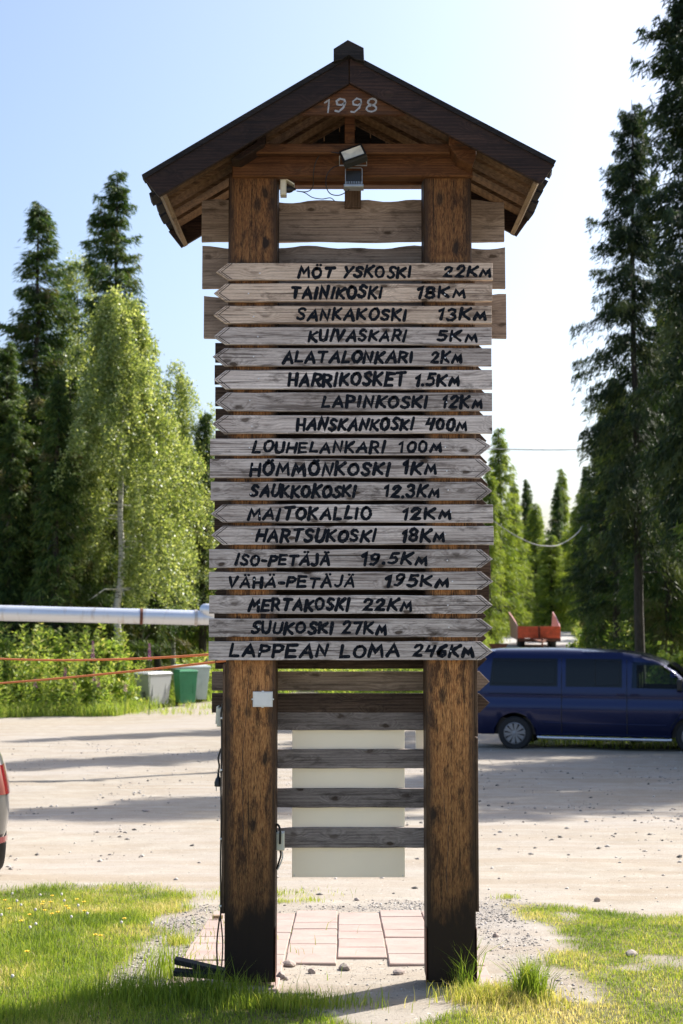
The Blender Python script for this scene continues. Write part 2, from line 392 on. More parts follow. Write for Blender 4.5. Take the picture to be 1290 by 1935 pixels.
# ------------------------------------------------------------------ ground masks
def lawn_mask(x, y):
    x = np.asarray(x, float); y = np.asarray(y, float)
    n = (vnoise(x, y, 2.2, 11)-.5)*.42 + (vnoise(x, y, 7, 12)-.5)*.16
    left = np.clip((-.97 + n*.6 - x)/.12, 0, 1)*np.clip((9.75 + n*1.6 - y)/.5, 0, 1)
    patch = np.clip((vnoise(x, y, 1.9, 21)*.6 + vnoise(x, y, 6, 22)*.4 - .30)/.16, 0, 1)
    right = np.clip((x - .99 + n*.6)/.14, 0, 1)*np.clip((8.9 - (x-1)*.32 + n*1.2 - y)/.35, 0, 1)*(.25+.75*patch)
    bulge = .42*np.exp(-((x-.17)/.30)**2)
    front = np.clip((6.07 - bulge + n*.28 - y)/.09, 0, 1)
    return np.maximum(np.maximum(left, right), front)*np.clip((y-3.8)/.4, 0, 1)  # lawn cut short so unseen pale sand near the camera bounces light
def gravel_mask(x, y):
    n = (vnoise(x, y, 3, 31)-.5)*.5
    a = np.exp(-((np.abs(x)-.86)/.16)**4)*np.clip((9.0-y)/.4, 0, 1)
    b = np.clip((9.1 + n - y)/.25, 0, 1)*np.clip((y-8.45)/.1, 0, 1)*np.clip((1.25-np.abs(x))/.3, 0, 1)
    return np.clip(np.maximum(a*.8, b*.35)*(1+n*1.6)*(.35+1.1*vnoise(x, y, 4.5, 33)), 0, 1)
def roadc(y): return np.interp(y, [30, 45, 60, 72, 90, 130], [1.5, 5.5, 8.2, 9.9, 12.2, 17.5])
def verge_mask(x, y):
    """1 where the ground is overgrown forest floor instead of sandy yard or road"""
    x = np.asarray(x, float); y = np.asarray(y, float)
    n = (vnoise(x, y, .35, 41)-.5)*2.4 + (vnoise(x, y, 1.3, 42)-.5)*1.0
    yard_far = np.interp(x, [-60, -9.5, -6.2, -5.0, -1, 2.4, 4, 12, 20], [38, 38.6, 39.5, 46, 50, 38, 28.3, 26.5, 25])
    v = np.clip((y - yard_far + n)/.9, 0, 1)
    rc = roadc(y); hw = 2.6
    r = np.clip((hw + n*.4 - np.abs(x-rc))/.5, 0, 1)*(y > 33)*np.clip((92-y)/3, 0, 1)
    side = np.clip((np.abs(x) - 26 + n*3)/2, 0, 1)
    near = np.clip((-40 - y)/2, 0, 1)  # forest floor held back; unseen sand behind the camera added as bounce
    return np.maximum(np.maximum(v*(1-r), side), near)

def axis(parts):
    out = [np.linspace(a, b, n, endpoint=False) for a, b, n in parts]; return np.concatenate(out + [[parts[-1][1]]])
gx = axis([(-400, -60, 12), (-60, -14, 30), (-14, -3, 60), (-3, 3, 150), (3, 14, 60), (14, 60, 30), (60, 400, 12)])
gy = axis([(-60, 2, 14), (2, 5, 16), (5, 10, 125), (10, 20, 90), (20, 50, 90), (50, 130, 60), (130, 600, 20)])
X, Y = np.meshgrid(gx, gy); Z = terr(X, Y)
V = np.stack([X, Y, Z], -1).reshape(-1, 3); nx, ny = len(gx), len(gy)
ii = (np.arange(ny-1)[:, None]*nx + np.arange(nx-1)[None]).ravel()
Q = np.stack([ii, ii+1, ii+1+nx, ii+nx], 1)
att = np.stack([lawn_mask(V[:, 0], V[:, 1]), verge_mask(V[:, 0], V[:, 1]), gravel_mask(V[:, 0], V[:, 1])], 1)
s = NT('yard_ground'); at = s.n('Attribute', attribute_name='v'); sp = s.n('SeparateColor'); s.l(at.outputs['Color'], sp.inputs[0])
v = s.coord(); big = s.noise(v, .35, 5); mid = s.noise(v, 3.2, 6, .65); fine = s.noise(v, 60, 6, .75); streak = s.noise(s.coord((.35, 3.4, 1)), 1, 6, .65)
c = s.ramp(mid, [(.32, (.30, .255, .20)), (.68, (.40, .36, .30))])
c = s.mix(s.ramp(big, [(.4, 0.0), (.65, .7)]), c, (.37, .335, .30)); c = s.mix(s.ramp(streak, [(.45, 0.0), (.62, .55)]), c, (.30, .235, .165))
c = s.mix(s.ramp(fine, [(.30, .75), (.44, 0.0)]), c, (.16, .135, .11)); c = s.mix(s.ramp(fine, [(.60, 0.0), (.72, .6)]), c, (.48, .43, .38))
pv1 = s.voro(v, 17); pvc = s.voro(v, 17, out='Color'); c = s.mix(s.ramp(pv1, [(.10, .9), (.17, 0.0)]), c, s.ramp(pvc, [(.2, (.10, .09, .08)), (.5, (.30, .26, .22)), (.8, (.60, .55, .50))]))
pv2 = s.voro(v, 42); pvd = s.voro(v, 42, out='Color'); c = s.mix(s.ramp(pv2, [(.14, .7), (.24, 0.0)]), c, s.ramp(pvd, [(.2, (.15, .13, .11)), (.8, (.50, .45, .39))]))
vg = s.voro(v, 85); gcol = s.ramp(s.voro(v, 85, out='Color'), [(.2, (.16, .15, .14)), (.8, (.42, .385, .35))])
gcol = s.mix(s.ramp(vg, [(.35, 0.0), (.6, .8)]), gcol, (.13, .11, .095))
c = s.mix(s.math('MULTIPLY', sp.outputs[2], .6), c, gcol)
soil = s.ramp(s.noise(v, 26, 5), [(.35, (.085, .075, .035)), (.7, (.20, .19, .08))])
c = s.mix(sp.outputs[0], c, soil)
fl = s.ramp(s.noise(v, 2.5, 6), [(.35, (.05, .055, .022)), (.65, (.115, .14, .04))]); c = s.mix(sp.outputs[1], c, fl)
hh = s.mix(.5, mid, fine); hh = s.mix(s.math('MULTIPLY', sp.outputs[2], .5), hh, vg); s.bump(hh, .55, .02)
M['ground'] = s.set(c, .95, spec=.15)
ground = npmesh('ground', V, Q, None, M['ground'], smooth=True, attr=att); tag(ground, kind='structure')

# ------------------------------------------------------------------ the sign tower
YF = 6.2           # front of the sign boards
PF, PB = 6.2225, 6.432   # front and back of the posts
tw = thing('sign_tower', 'tall timber signpost with gabled roof holding eighteen arrow boards', 'signpost', (0, 6.33, 0))
OY = 6.33
def q(px, py, Yv):
    x, z = PX(px, py, Yv); return x, z
def rel(mb):   # tower parts are built in world coordinates, then shifted under the tower's empty
    mb.v = [(x, y-OY, z) for x, y, z in mb.v]; return mb

def post(x0a, x1a, x0b, x1b):
    xa0, zt = PX(x0a, 331, PF); xa1, _ = PX(x1a, 331, PF); xb0, _ = PX(x0b, 1840, PF); xb1, _ = PX(x1b, 1840, PF)
    x0, x1 = (xa0+xb0)/2, (xa1+xb1)/2; cx = (x0+x1)/2
    mb = MB(); out = [(x0-cx, -.0), (x1-cx, 0), (x1-cx, zt), (x0-cx, zt)]
    mb.prism(out, PF-OY, PB-OY, .006)
    o = mb.obj('post', M['post'], tw, loc=(cx, 0, .012)); return o, x0, x1, zt
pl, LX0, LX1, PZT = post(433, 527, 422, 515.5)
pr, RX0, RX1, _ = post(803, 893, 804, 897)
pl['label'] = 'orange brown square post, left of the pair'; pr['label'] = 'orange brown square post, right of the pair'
# cracks down the posts
def ribbon(mb, pts, wid, y, n=None):
    """flat stroke on plane y in x,z with round ends, tiny thickness"""
    pts = [Vector(p) for p in pts]; L = []; Rr = []
    ws = wid if hasattr(wid, '__len__') else [wid]*len(pts)
    for i, p in enumerate(pts):
        d0 = (p-pts[i-1]).normalized() if i else (pts[1]-p).normalized()
        d1 = (pts[i+1]-p).normalized() if i < len(pts)-1 else d0
        m = d0+d1; m = m.normalized() if m.length > .3 else d1
        nn = Vector((-m.y, m.x)); k = min(1.5, 1/max(.5, nn.dot(Vector((-d0.y, d0.x))))); h = ws[i]/2*k
        L.append(p+nn*h); Rr.append(p-nn*h)
    d = (pts[1]-pts[0]).normalized(); a0 = math.atan2(-d.y, -d.x); de = (pts[-1]-pts[-2]).normalized(); a1 = math.atan2(de.y, de.x)
    c0 = [pts[0] + Vector((math.cos(a0+t), math.sin(a0+t)))*ws[0]/2 for t in (.9, .3, -.3, -.9)]
    c1 = [pts[-1] + Vector((math.cos(a1+t), math.sin(a1+t)))*ws[-1]/2 for t in (.9, .3, -.3, -.9)]
    out = Rr + c1[::-1] + L[::-1] + c0[::-1]
    # triangulated strip rather than one concave ngon
    vs = [(p.x, y, p.y) for p in L] + [(p.x, y, p.y) for p in Rr]; n_ = len(pts); fs = []
    for i in range(n_-1): fs.append((i, i+1, n_+i+1, n_+i))
    b = len(vs); vs += [(p.x, y, p.y) for p in c0]; fs.append((0, n_, b+3, b+2, b+1, b)) if False else fs.append((0, b+3, b+2, b+1, b, n_))
    b = len(vs); vs += [(p.x, y, p.y) for p in c1]; fs.append((n_-1, b, b+1, b+2, b+3, 2*n_-1))
    mb.add(vs, fs)
mb = MB()
for (px, a, b_) in ((471, 1262, 1600), (846, 1560, 1700), (840, 1500, 1560)):
    pts = []; x = px
    for yy in range(a, b_, 14):
        x += random.uniform(-2.2, 2.0); pts.append(PX(x, yy, PF))
    mb = MB(); ribbon(mb, pts, [.0012+.0022*random.random() for _ in pts], PF-.0006)
    rel(mb).obj('crack', M['groove'], tw, recalc=False)
# thin cover boards on the outer flanks
for (xa, xb, ya, yb, nm) in ((416.5, 422, 1255, 1727, 'flank_board'), (897.5, 903.5, 1395, 1724, 'flank_board'), (897.5, 902, 500, 1392, 'flank_board')):
    x0, z0 = PX(xa, yb, PF); x1, z1 = PX(xb, ya, PF)
    if xa < 600: x1 = LX0-.001; x0 = LX0-.014
    else: x0 = RX1+.001; x1 = RX1+.014
    rel(MB().box(x0, x1, PF+.006, PB-.01, z0, z1, .002)).obj(nm, M['vgrey'], tw)
# sheet metal shoes at the feet
for (x0, x1) in ((LX1+.0012, LX1+.0032), (RX0-.0032, RX0-.0012), (RX1+.0012, RX1+.0032)):
    rel(MB().box(x0, x1, PF-.004, PF+.05, .0, .24)).obj('metal_strap', M['rust'], tw)

# --- glyphs: brush strokes on a unit box
def arc(cx, cy, rx, ry, a0, a1, n=12): return [(cx+rx*math.cos(R(a0+(a1-a0)*i/n)), cy+ry*math.sin(R(a0+(a1-a0)*i/n))) for i in range(n+1)]
Sg = [(.54, .86), (.42, .98), (.22, .99), (.08, .86), (.09, .68), (.25, .55), (.42, .44), (.52, .28), (.45, .09), (.26, .0), (.08, .05), (0, .15)]
Pg = [(0, 1), (.36, .98), (.54, .84), (.53, .62), (.36, .48), (.02, .46)]
G = {
 'A': (.72, [[(0, 0), (.38, 1), (.7, 0)], [(.13, .36), (.58, .36)]]),
 'E': (.58, [[(.58, .98), (.02, .98), (0, .02), (.56, .02)], [(.02, .52), (.48, .52)]]),
 'H': (.62, [[(0, 0), (.03, 1)], [(.6, 0), (.62, 1)], [(.02, .5), (.6, .5)]]),
 'I': (.17, [[(.04, 0), (.09, 1)]]),
 'J': (.45, [[(.42, 1), (.42, .22), (.3, .03), (.12, .0), (0, .12)]]),
 'K': (.62, [[(0, 0), (.03, 1)], [(.6, .98), (.3, .7), (.06, .46)], [(.14, .52), (.36, .26), (.6, .02)]]),
 'L': (.5, [[(.03, 1), (0, .03), (.5, .03)]]),
 'M': (.86, [[(0, 0), (.14, 1), (.40, .38), (.72, 1), (.84, 0)]]),
 'N': (.64, [[(0, 0), (.06, 1), (.54, .04), (.62, 1)]]),
 'O': (.66, [arc(.33, .5, .33, .5, 100, 460, 14)]),
 'P': (.55, [[(0, 0), (.02, 1)], Pg]),
 'R': (.6, [[(0, 0), (.02, 1)], Pg, [(.24, .46), (.58, 0)]]),
 'S': (.54, [Sg]), 'T': (.68, [[(0, .98), (.68, .99)], [(.35, .98), (.32, 0)]]),
 'U': (.58, [[(0, 1), (.0, .3), (.1, .06), (.3, .0), (.48, .1), (.56, .35), (.58, 1)]]),
 'V': (.6, [[(0, 1), (.24, 0), (.6, 1)]]), 'Y': (.62, [[(0, 1), (.3, .5)], [(.62, 1), (.3, .48), (.12, 0)]]),
 '-': (.34, [[(0, .45), (.34, .45)]]), '.': (.04, [[(0, .03), (.03, .03)]]),
 '0': (.5, [arc(.25, .5, .25, .5, 100, 460, 12)]), '1': (.26, [[(0, .74), (.22, .98), (.2, 0)]]),
 '2': (.54, [[(.02, .76), (.14, .96), (.34, 1), (.48, .86), (.44, .62), (.22, .3), (.02, .02), (.54, .03)]]),
 '3': (.5, [[(.04, .88), (.2, 1), (.42, .92), (.44, .7), (.24, .55), (.46, .42), (.5, .2), (.32, .01), (.1, .02), (0, .14)]]),
 '4': (.5, [[(.1, 1), (.0, .5), (.46, .56)], [(.48, .95), (.40, 0)]]),
 '5': (.52, [[(.52, .98), (.14, .96), (.08, .58), (.34, .62), (.5, .42), (.44, .12), (.22, .0), (.0, .08)]]),
 '6': (.52, [[(.44, .98), (.16, .76), (.02, .4), (.1, .08), (.32, .0), (.5, .18), (.44, .44), (.24, .5), (.06, .32)]]),
 '7': (.5, [[(0, .96), (.5, .97), (.2, 0)]]),
 '8': (.5, [arc(.25, .25, .25, .25, 90, 450, 10), arc(.26, .75, .21, .24, -90, 270, 10)]),
 '9': (.5, [[(.46, .66), (.3, .5), (.08, .56), (.03, .8), (.2, .99), (.42, .92), (.48, .7), (.4, .3), (.18, 0), (.02, .06)]]),
 'm': (.72, [[(0, 0), (.12, .66), (.36, .22), (.56, .68), (.68, 0)]]),
 'Ä': (.72, None), 'Ö': (.66, None), ' ': (.3, [])}
G['Ä'] = (.72, G['A'][1]); G['Ö'] = (.66, G['O'][1])
def write(mb, txt, x0, x1, zb, h, y, stroke=.305, slant=.16, jit=1.0, up=.0002):
    gap = .30; tot = sum(G[c][0] for c in txt) + gap*(len(txt)-1); k = (x1-x0-h*slant*.6)/tot
    x = x0; layer = 0
    for c in txt:
        wd, strokes = G[c]; ww = wd*k
        ang = random.uniform(-.10, .10)*jit; dz = random.uniform(-.07, .07)*h*jit; hs = h*random.uniform(.88, 1.08)
        for st in strokes:
            pts = []
            for (a, b) in st:
                xx = a*k + random.uniform(-.022, .022)*h*jit; zz_ = b*hs + random.uniform(-.025, .025)*h*jit
                pts.append((x + xx + zz_*(slant+ang), zb + dz + zz_))
            # resample for soft brush corners
            pp = [pts[0]]
            for i in range(1, len(pts)): pp.append(((pts[i-1][0]+pts[i][0])/2, (pts[i-1][1]+pts[i][1])/2)); pp.append(pts[i])
            kk_ = random.uniform(.88, 1.12); ws = [h*stroke*kk_*random.uniform(.80, 1.2) for _ in pp]
            layer += 1; ribbon(mb, pp, ws, y - .0003 - up*(layer % 4))
        if c in 'ÄÖ':
            for dx in (.22, .50):
                px_ = x + dx*k + h*1.24*slant; pz = zb + h*1.22 + dz; layer += 1
                ribbon(mb, [(px_-.001, pz), (px_+.001, pz)], h*.26, y-.0003-up*(layer % 4))
        x += ww + gap*k

SB = [ # top, bottom, left, right, direction, (name, x0, x1), (distance, x0, x1), material
 (496.7, 529, 408, 931, 'L', ('MÖT YSKOSKI', 564, 777), ('22Km', 838, 928)),
 (535.6, 569.5, 404, 930, 'L', ('TAINIKOSKI', 550, 722), ('18Km', 787, 880)),
 (578, 611, 403, 929, 'L', ('SANKAKOSKI', 561, 768), ('13Km', 827, 919)),
 (618.5, 651, 403, 929, 'L', ('KUIVASKARI', 583, 767), ('5Km', 826, 903)),
 (658, 691.5, 401.5, 928.5, 'L', ('ALATALONKARI', 535, 780), ('2Km', 814, 873)),
 (699, 735.5, 404, 930, 'L', ('HARRIKOSKET', 545, 765), ('1.5Km', 784, 868)),
 (742, 776.5, 406, 930, 'L', ('LAPINKOSKI', 609, 808), ('12Km', 835, 912)),
 (785, 819, 400.5, 930, 'L', ('HANSKANKOSKI', 561, 781), ('400m', 804, 883)),
 (828.5, 860.5, 396.7, 928.6, 'R', ('LOUHELANKARI', 478, 727), ('100m', 753, 835)),
 (867, 903, 396.3, 929, 'R', ('HÖMMÖNKOSKI', 473, 736), ('1Km', 761, 825)),
 (910.5, 945.5, 398, 930, 'R', ('SAUKKOKOSKI', 474, 672), ('12.3Km', 726, 830)),
 (953, 987.5, 398, 931.5, 'L', ('MAITOKALLIO', 469, 701), ('12Km', 760, 853)),
 (994, 1029.5, 398.5, 932.5, 'L', ('HARTSUKOSKI', 484, 710), ('18Km', 758, 841)),
 (1038, 1073, 395, 931, 'R', ('ISO-PETÄJÄ', 445, 623), ('19.5Km', 683, 808)),
 (1080.5, 1114.5, 394.5, 932, 'R', ('VÄHÄ-PETÄJÄ', 432, 670), ('195Km', 727, 848)),
 (1125, 1159.5, 395, 931, 'R', ('MERTAKOSKI', 470, 660), ('22Km', 687, 779)),
 (1169, 1203.5, 394.5, 931, 'R', ('SUUKOSKI', 475, 630), ('27Km', 647, 731)),
 (1212, 1247.5, 394, 931, 'R', ('LAPPEAN LOMA', 435, 755), ('246Km', 780, 896))]
def arrow_outline(x0, x1, z0, z1, d, wob=.0012, shoulder=.052):
    zm = (z0+z1)/2 + random.uniform(-.004, .004); n = 9; lo = []; hi = []
    a, b = (x0+shoulder, x1) if d == 'L' else (x0, x1-shoulder)
    for i in range(n+1):
        x = a+(b-a)*i/n
        lo.append((x, z0+random.uniform(-wob, wob))); hi.append((x, z1+random.uniform(-wob, wob)))
    if d == 'L': return lo + hi[::-1] + [(x0, zm)], zm
    return lo + [(x1, zm)] + hi[::-1], zm
for i, (t, b, xl, xr, d, nm, ds) in enumerate(SB):
    x0, z1 = PX(xl, t, YF); x1, z0 = PX(xr, b, YF)
    out, zm = arrow_outline(x0, x1, z0, z1, d)
    mb = MB(); th = random.uniform(.0, .0015)
    mb.prism(out, YF-th, PF-.0006, .0014)
    o = rel(mb).obj('sign_board', M['warm'] if i < 3 else M['grey'], tw)
    nice = (nm[0].replace('MÖT YS', 'MÖTYS') + ' ' + ds[0]).replace('Km', ' km').replace('400m', '400 m').replace('100m', '100 m')
    o['label'] = 'weathered board pointing %s reading %s' % ('left' if d == 'L' else 'right', nice)
    yy = YF-th
    # carved double chevron behind the point
    mb = MB(); sg = 1 if d == 'L' else -1; xt = x0 if d == 'L' else x1
    sh = .052; H2 = (z1-z0)/2
    for off, wd in ((.011, .0018), (.0235, .0034)):
        e = .0035
        ribbon(mb, [(xt+sg*(off+sh*(1-e/H2)), z1-e), (xt+sg*off, zm), (xt+sg*(off+sh*(1-e/H2)), z0+e)], wd, yy-.0004)
    rel(mb).obj('chevron_groove', M['groove'], o, recalc=False)
    cx_ = (z1-z0)
    for (txt, a_, b_), pn in ((nm, 'place_name'), (ds, 'distance')):
        mb = MB()
        xa, _ = PX(a_, t, YF); xb, _ = PX(b_, t, YF)
        write(mb, txt, xa, xb, z0 + cx_*(.20 if 'Ö' not in txt and 'Ä' not in txt else .16), cx_*(.60 if 'Ä' not in txt else .55), yy)
        rel(mb).obj(pn+'_lettering', M['paint'], o, recalc=False)
    for sxp in (483 + random.uniform(-14, 8), random.uniform(840, 855)):
        xx, _ = PX(sxp, t, YF); zz_ = z0 + (z1-z0)*random.uniform(.35, .6)
        rel(MB().lathe([(.0001, -.0032), (.0028, -.0026), (.0035, -.0008), (.0035, .0003)], 10, 'Y', (xx, yy, zz_))).obj('screw', M['screw'], o, smooth=True)

# --- boards on the far face of the tower
YB0, YB1 = PB+.0015, PB+.0235
for i in range(17):
    t = 648+41.4*i; b = t+36.3
    d = 'L' if t > 985 and t < 1110 else 'R'
    xl, xr = (405.5, 921) if d == 'R' else (405, 926)
    x0, z1 = PX(xl + random.uniform(-1.5, 1.5), t, YB0); x1, z0 = PX(xr + random.uniform(-2, 2), b, YB0)
    if i >= 15: x0, _ = PX(400, t, YB0); x1, _ = PX(925, b, YB0)
    out, zm = arrow_outline(x0, x1, z0, z1, d, shoulder=.045)
    o = rel(MB().prism(out, YB0, YB1, .0014)).obj('far_side_board', M['plank' if i in (15,) else 'dplank'], tw)
    if i in (15, 16): o['label'] = 'brown arrow board under the front signs, %s of two' % ('upper' if i == 15 else 'lower')
# live-edge planks above
for k, (xl, xr, t, b) in enumerate(((381, 953, 378, 456), (382, 955, 466, 545), (385, 957, 557, 639))):
    x0, z1 = PX(xl, t, YB0); x1, z0 = PX(xr, b, YB0); n = 40; lo = []; hi = []
    for i in range(n+1):
        x = x0+(x1-x0)*i/n
        wv = .006*math.sin(i*.42+k*2) + .004*math.sin(i*.93+k) + random.uniform(-.001, .001)
        if k == 0: wv += .010*math.exp(-((i-27)/2.2)**2) - .004*math.exp(-((i-19)/2.)**2)
        hi.append((x, z1 - .004 + wv)); lo.append((x, z0 + .002*math.sin(i*.5+k) + random.uniform(-.0006, .0006)))
    o = rel(MB().prism(lo + hi[::-1], YB0, YB1+.004, .0015)).obj('live_edge_plank', M['plank'], tw)
    o['label'] = ['wavy edged brown plank, topmost of three', 'wavy edged brown plank, middle of three', 'grey brown plank, lowest of three'][k]
# rungs between the posts, fixed on the far side
for k, (t, b) in enumerate(((1346, 1380), (1416, 1452), (1490, 1526), (1564, 1602))):
    x0 = LX0+.03; x1 = RX1-.03; _, z1 = PX(660, t, YB0); _, z0 = PX(660, b, YB0); n = 14
    lo = [(x0+(x1-x0)*i/n, z0+random.uniform(-.0012, .0012)) for i in range(n+1)]; hi = [(x0+(x1-x0)*i/n, z1+random.uniform(-.0012, .0012)) for i in range(n+1)]
    rel(MB().prism(lo+hi[::-1], YB0, YB1, .0015)).obj('cross_rail', M['rail'], tw)
# ties at the top
def bx(name, px0, px1, py0, py1, y0, y1, mat, c=.003, lab=None, parent=tw):
    x0, z1 = PX(px0, py0, y0); x1, z0 = PX(px1, py1, y0)
    o = rel(MB().box(x0, x1, y0, y1, z0, z1, c)).obj(name, mat, parent)
    if lab: o['label'] = lab
    return o
# front tie beam with clipped shoulders
x0, z1 = PX(439, 290, 6.19); x1, z0 = PX(893, 333, 6.19); xa, _ = PX(487, 290, 6.19); xb, _ = PX(850, 290, 6.19); zs = z0+(z1-z0)*.45
rel(MB().prism([(x0, z0), (x1, z0), (x1, zs), (xb, z1), (xa, z1), (x0, zs)], 6.19, 6.27, .004)).obj('tie_beam', M['beam'], tw)
bx('tie_board', 484, 850, 271, 289.5, 6.10, 6.14, M['beam'])
bx('back_beam', 470, 850, 333, 349.5, YB0, YB0+.07, M['beam'])
bx('king_post', 651, 670, 215, 272, 6.12, 6.17, M['beam'])
bx('centre_upright', 651, 682, 352, 392, YB0-.03, YB0-.003, M['vgrey'])
# short blocks between posts and rafters
for pts, mt in (([(436, 300), (484, 268), (484, 250), (500, 240), (500, 272), (452, 302)], 'barge'), ([(848, 272), (848, 256), (900, 284), (900, 292), (893, 312), (866, 300)], 'beam')):
    rel(MB().prism([PX(a, b, 6.06) for a, b in pts], 6.06, 6.17, .003)).obj('rafter_block', M[mt], tw)

# --- roof
YR0, YR1 = 5.90, 6.76
apex = PX(659.5, 97, YR0)          # line of the roof's top surface in the middle
eL = PX(266, 330, YR0); eR = PX(1054, 304, YR0)
for sgn, e in ((-1, eL), (1, eR)):
    A = Vector((apex[0], apex[1])); E = Vector(e); d = (E-A).normalized(); nrm = Vector((-d.y, d.x));
    if nrm.y < 0: nrm = -nrm
    L = (E-A).length; down = -nrm
    # bargeboard, front and back
    for (y0, y1, k) in ((YR0, YR0+.022, 0), (YR1-.022, YR1, 1)):
        o_ = .004*sgn
        a0 = A + d*(.0) + down*.022; a1 = E - d*.004 + down*.022; bdep = .098
        mid = A[0] + (.0015 if sgn > 0 else -.0015)
        top0 = Vector((mid, (A + down*.022).y - abs(mid-A.x)*0 )); 
        # vertical cut at the ridge
        tz = a0.y + (mid-a0.x)/d.x*d.y; lowp = a0+down*bdep; lz = lowp.y + (mid-lowp.x)/d.x*d.y
        low1 = a1+down*bdep + d*(-.012)
        o = rel(MB().prism([(mid, tz), (a1.x, a1.y), (low1.x, low1.y), (mid, lz)], y0, y1, .002)).obj('bargeboard', M['barge'], tw)
    # lower boards with gaps, upper boards over the gaps
    def slopeboard(nm, y0, y1, off, th, over, mat, jag=0.0):
        a = A + down*(off); b = E + d*over + down*off
        a = a + d*.012
        vs = []
        for yv, dd in ((y0, 0), (y1, jag)):
            for p in (a, a+down*th, b+d*dd+down*th, b+d*dd): vs.append((p.x, yv-OY, p.y))
        mb = MB().add(vs, [(0, 1, 2, 3), (7, 6, 5, 4), (0, 3, 7, 4), (3, 2, 6, 7), (2, 1, 5, 6), (1, 0, 4, 5)])
        return mb.obj(nm, mat, tw)
    nb = 5; span = (YR1-.026)-(YR0+.026); pitch_ = span/nb
    for j in range(nb):
        ya = YR0+.026+pitch_*j + (.012 if sgn > 0 and j == 1 else 0)
        slopeboard('under_board', ya, ya+pitch_*(.68), .026, .022, -.034+random.uniform(-.004, .004), M['slope'])
    for j in range(nb+1):
        ya = YR0 - .004 + pitch_*(j-.42); yb = ya + pitch_*(.56 if (sgn > 0 and j == 1) else .78)
        if sgn > 0 and j in (1, 2): ya += pitch_*(.17 if j == 1 else .13)
        ya = max(ya, YR0-.008); yb = min(yb, YR1+.008)
        slopeboard('cover_board', ya, yb, .003+random.uniform(0, .002), .0205, random.uniform(-.006, .006), M['tarred'], random.uniform(-.01, .01))
    # thin top covering strips that close the joints
    # eave fascia under the boards
    p = E - d*.03 + down*.054; p2 = p + down*.075; p3 = p2 - d*.02; p4 = p - d*.02
    rel(MB().prism([(p.x, p.y), (p2.x, p2.y), (p3.x, p3.y), (p4.x, p4.y)], YR0+.024, YR1-.024, .002)).obj('eave_fascia', M['eave'], tw)
# ridge cap
cap = [PX(a, b, YR0-.03) for a, b in ((630, 116), (630, 92), (657, 75), (687, 90), (688, 116), (672, 112), (659, 104), (646, 112))]
rel(MB().prism(cap, YR0-.03, YR1+.03, .002)).obj('ridge_cap', M['tarred'], tw)
# gable board with the year
g = rel(MB().prism([PX(a, b, 5.93) for a, b in ((552, 218), (768, 218), (722, 186), (690, 164), (659, 152), (628, 168), (600, 184))], 5.925, 5.945, .002)).obj('gable_board', M['beam'], tw)
g['label'] = 'brown gable board painted with the year 1998'
mb = MB(); xa, zb = PX(612, 213, 5.925); xb, zt_ = PX(712, 186, 5.925)
write(mb, '1998', xa, xb, zb+.003, (zt_-zb)*.93, 5.925, stroke=.13, slant=.12, jit=.8)
rel(mb).obj('lettering', M['number'], g, recalc=False)
# closed gable on the far side, vertical boards
A = Vector(apex)
for j in range(9):
    xa = -.30 + .0733*j; xb = xa+.069; 
    def rz(x):
        e = Vector(eL) if x < A.x else Vector(eR); return A.y + (x-A.x)/(e.x-A.x)*(e.y-A.y) - .062
    zb = 3.645
    pts = [(xa, zb), (xb, zb), (xb, rz(xb))]
    if xa < A.x < xb: pts.append((A.x, rz(A.x)))
    pts.append((xa, rz(xa)))
    rel(MB().prism(pts, 6.60, 6.618, .001)).obj('gable_lining', M['tarred'], tw)

# ------------------------------------------------------------------ things fixed to the tower
def t3(px, py, Yv): x, z = PX(px, py, Yv); return Vector((x, Yv, z))
# black floodlight
p = t3(667, 293, 6.07)
fl = thing('floodlight', 'black floodlight with pale reflector tilted under the roof tie', 'floodlight', p)
def rotated(mb, rx=0, ry=0, rz=0):
    from mathutils import Euler
    m = Euler((rx, ry, rz)).to_matrix(); mb.v = [tuple(m @ Vector(v)) for v in mb.v]; return mb
RX, RY = R(-32), R(-20)
rotated(MB().box(-.052, .052, -.004, .030, -.038, .038, .003), RX, RY).obj('housing', M['bplastic'], fl)
fr = MB()
for a in ((-.052, -.038, .052, -.030), (-.052, .030, .052, .038), (-.052, -.030, -.045, .030), (.045, -.030, .052, .030)): fr.box(a[0], a[2], -.014, -.0045, a[1], a[3])
rotated(fr, RX, RY).obj('front_frame', M['bplastic'], fl)
rf = MB(); a, b = .045, .030; c_, d_ = .014, .010
vs = [(-a, -.012, -b), (a, -.012, -b), (a, -.012, b), (-a, -.012, b), (-c_, -.0046, -d_), (c_, -.0046, -d_), (c_, -.0046, d_), (-c_, -.0046, d_)]
rf.add(vs, [(0, 1, 5, 4), (1, 2, 6, 5), (2, 3, 7, 6), (3, 0, 4, 7), (4, 5, 6, 7)]); rotated(rf, RX, RY).obj('reflector', M['reflector'], fl, recalc=False)
MB().tube([(-.058, .01, 0), (-.06, .035, -.035), (.06, .035, -.035), (.058, .01, 0)], .003, 6).obj('bracket', M['alu'], fl)
# second floodlight seen from behind
p = t3(668, 335, 6.12)
f2 = thing('floodlight', 'grey finned floodlight hanging face down below the black one', 'floodlight', p)
MB().tube([(-.036, 0, -.030), (-.036, 0, .038), (-.030, 0, .042), (.032, 0, .042), (.037, 0, .038), (.037, 0, -.030)], .0022, 6).obj('bracket', M['alu'], f2)
MB().box(-.044, .044, -.03, .03, -.052, -.038, .003).obj('housing', M['alu'], f2)
fins = MB()
for j in range(10): fins.box(-.034+j*.0075, -.0315+j*.0075, -.025, .025, -.0378, -.026)
fins.obj('cooling_fins', M['alu'], f2)
MB().box(-.033, .033, .012, .05, -.022, .034, .002).obj('driver_box', M['bplastic'], f2)
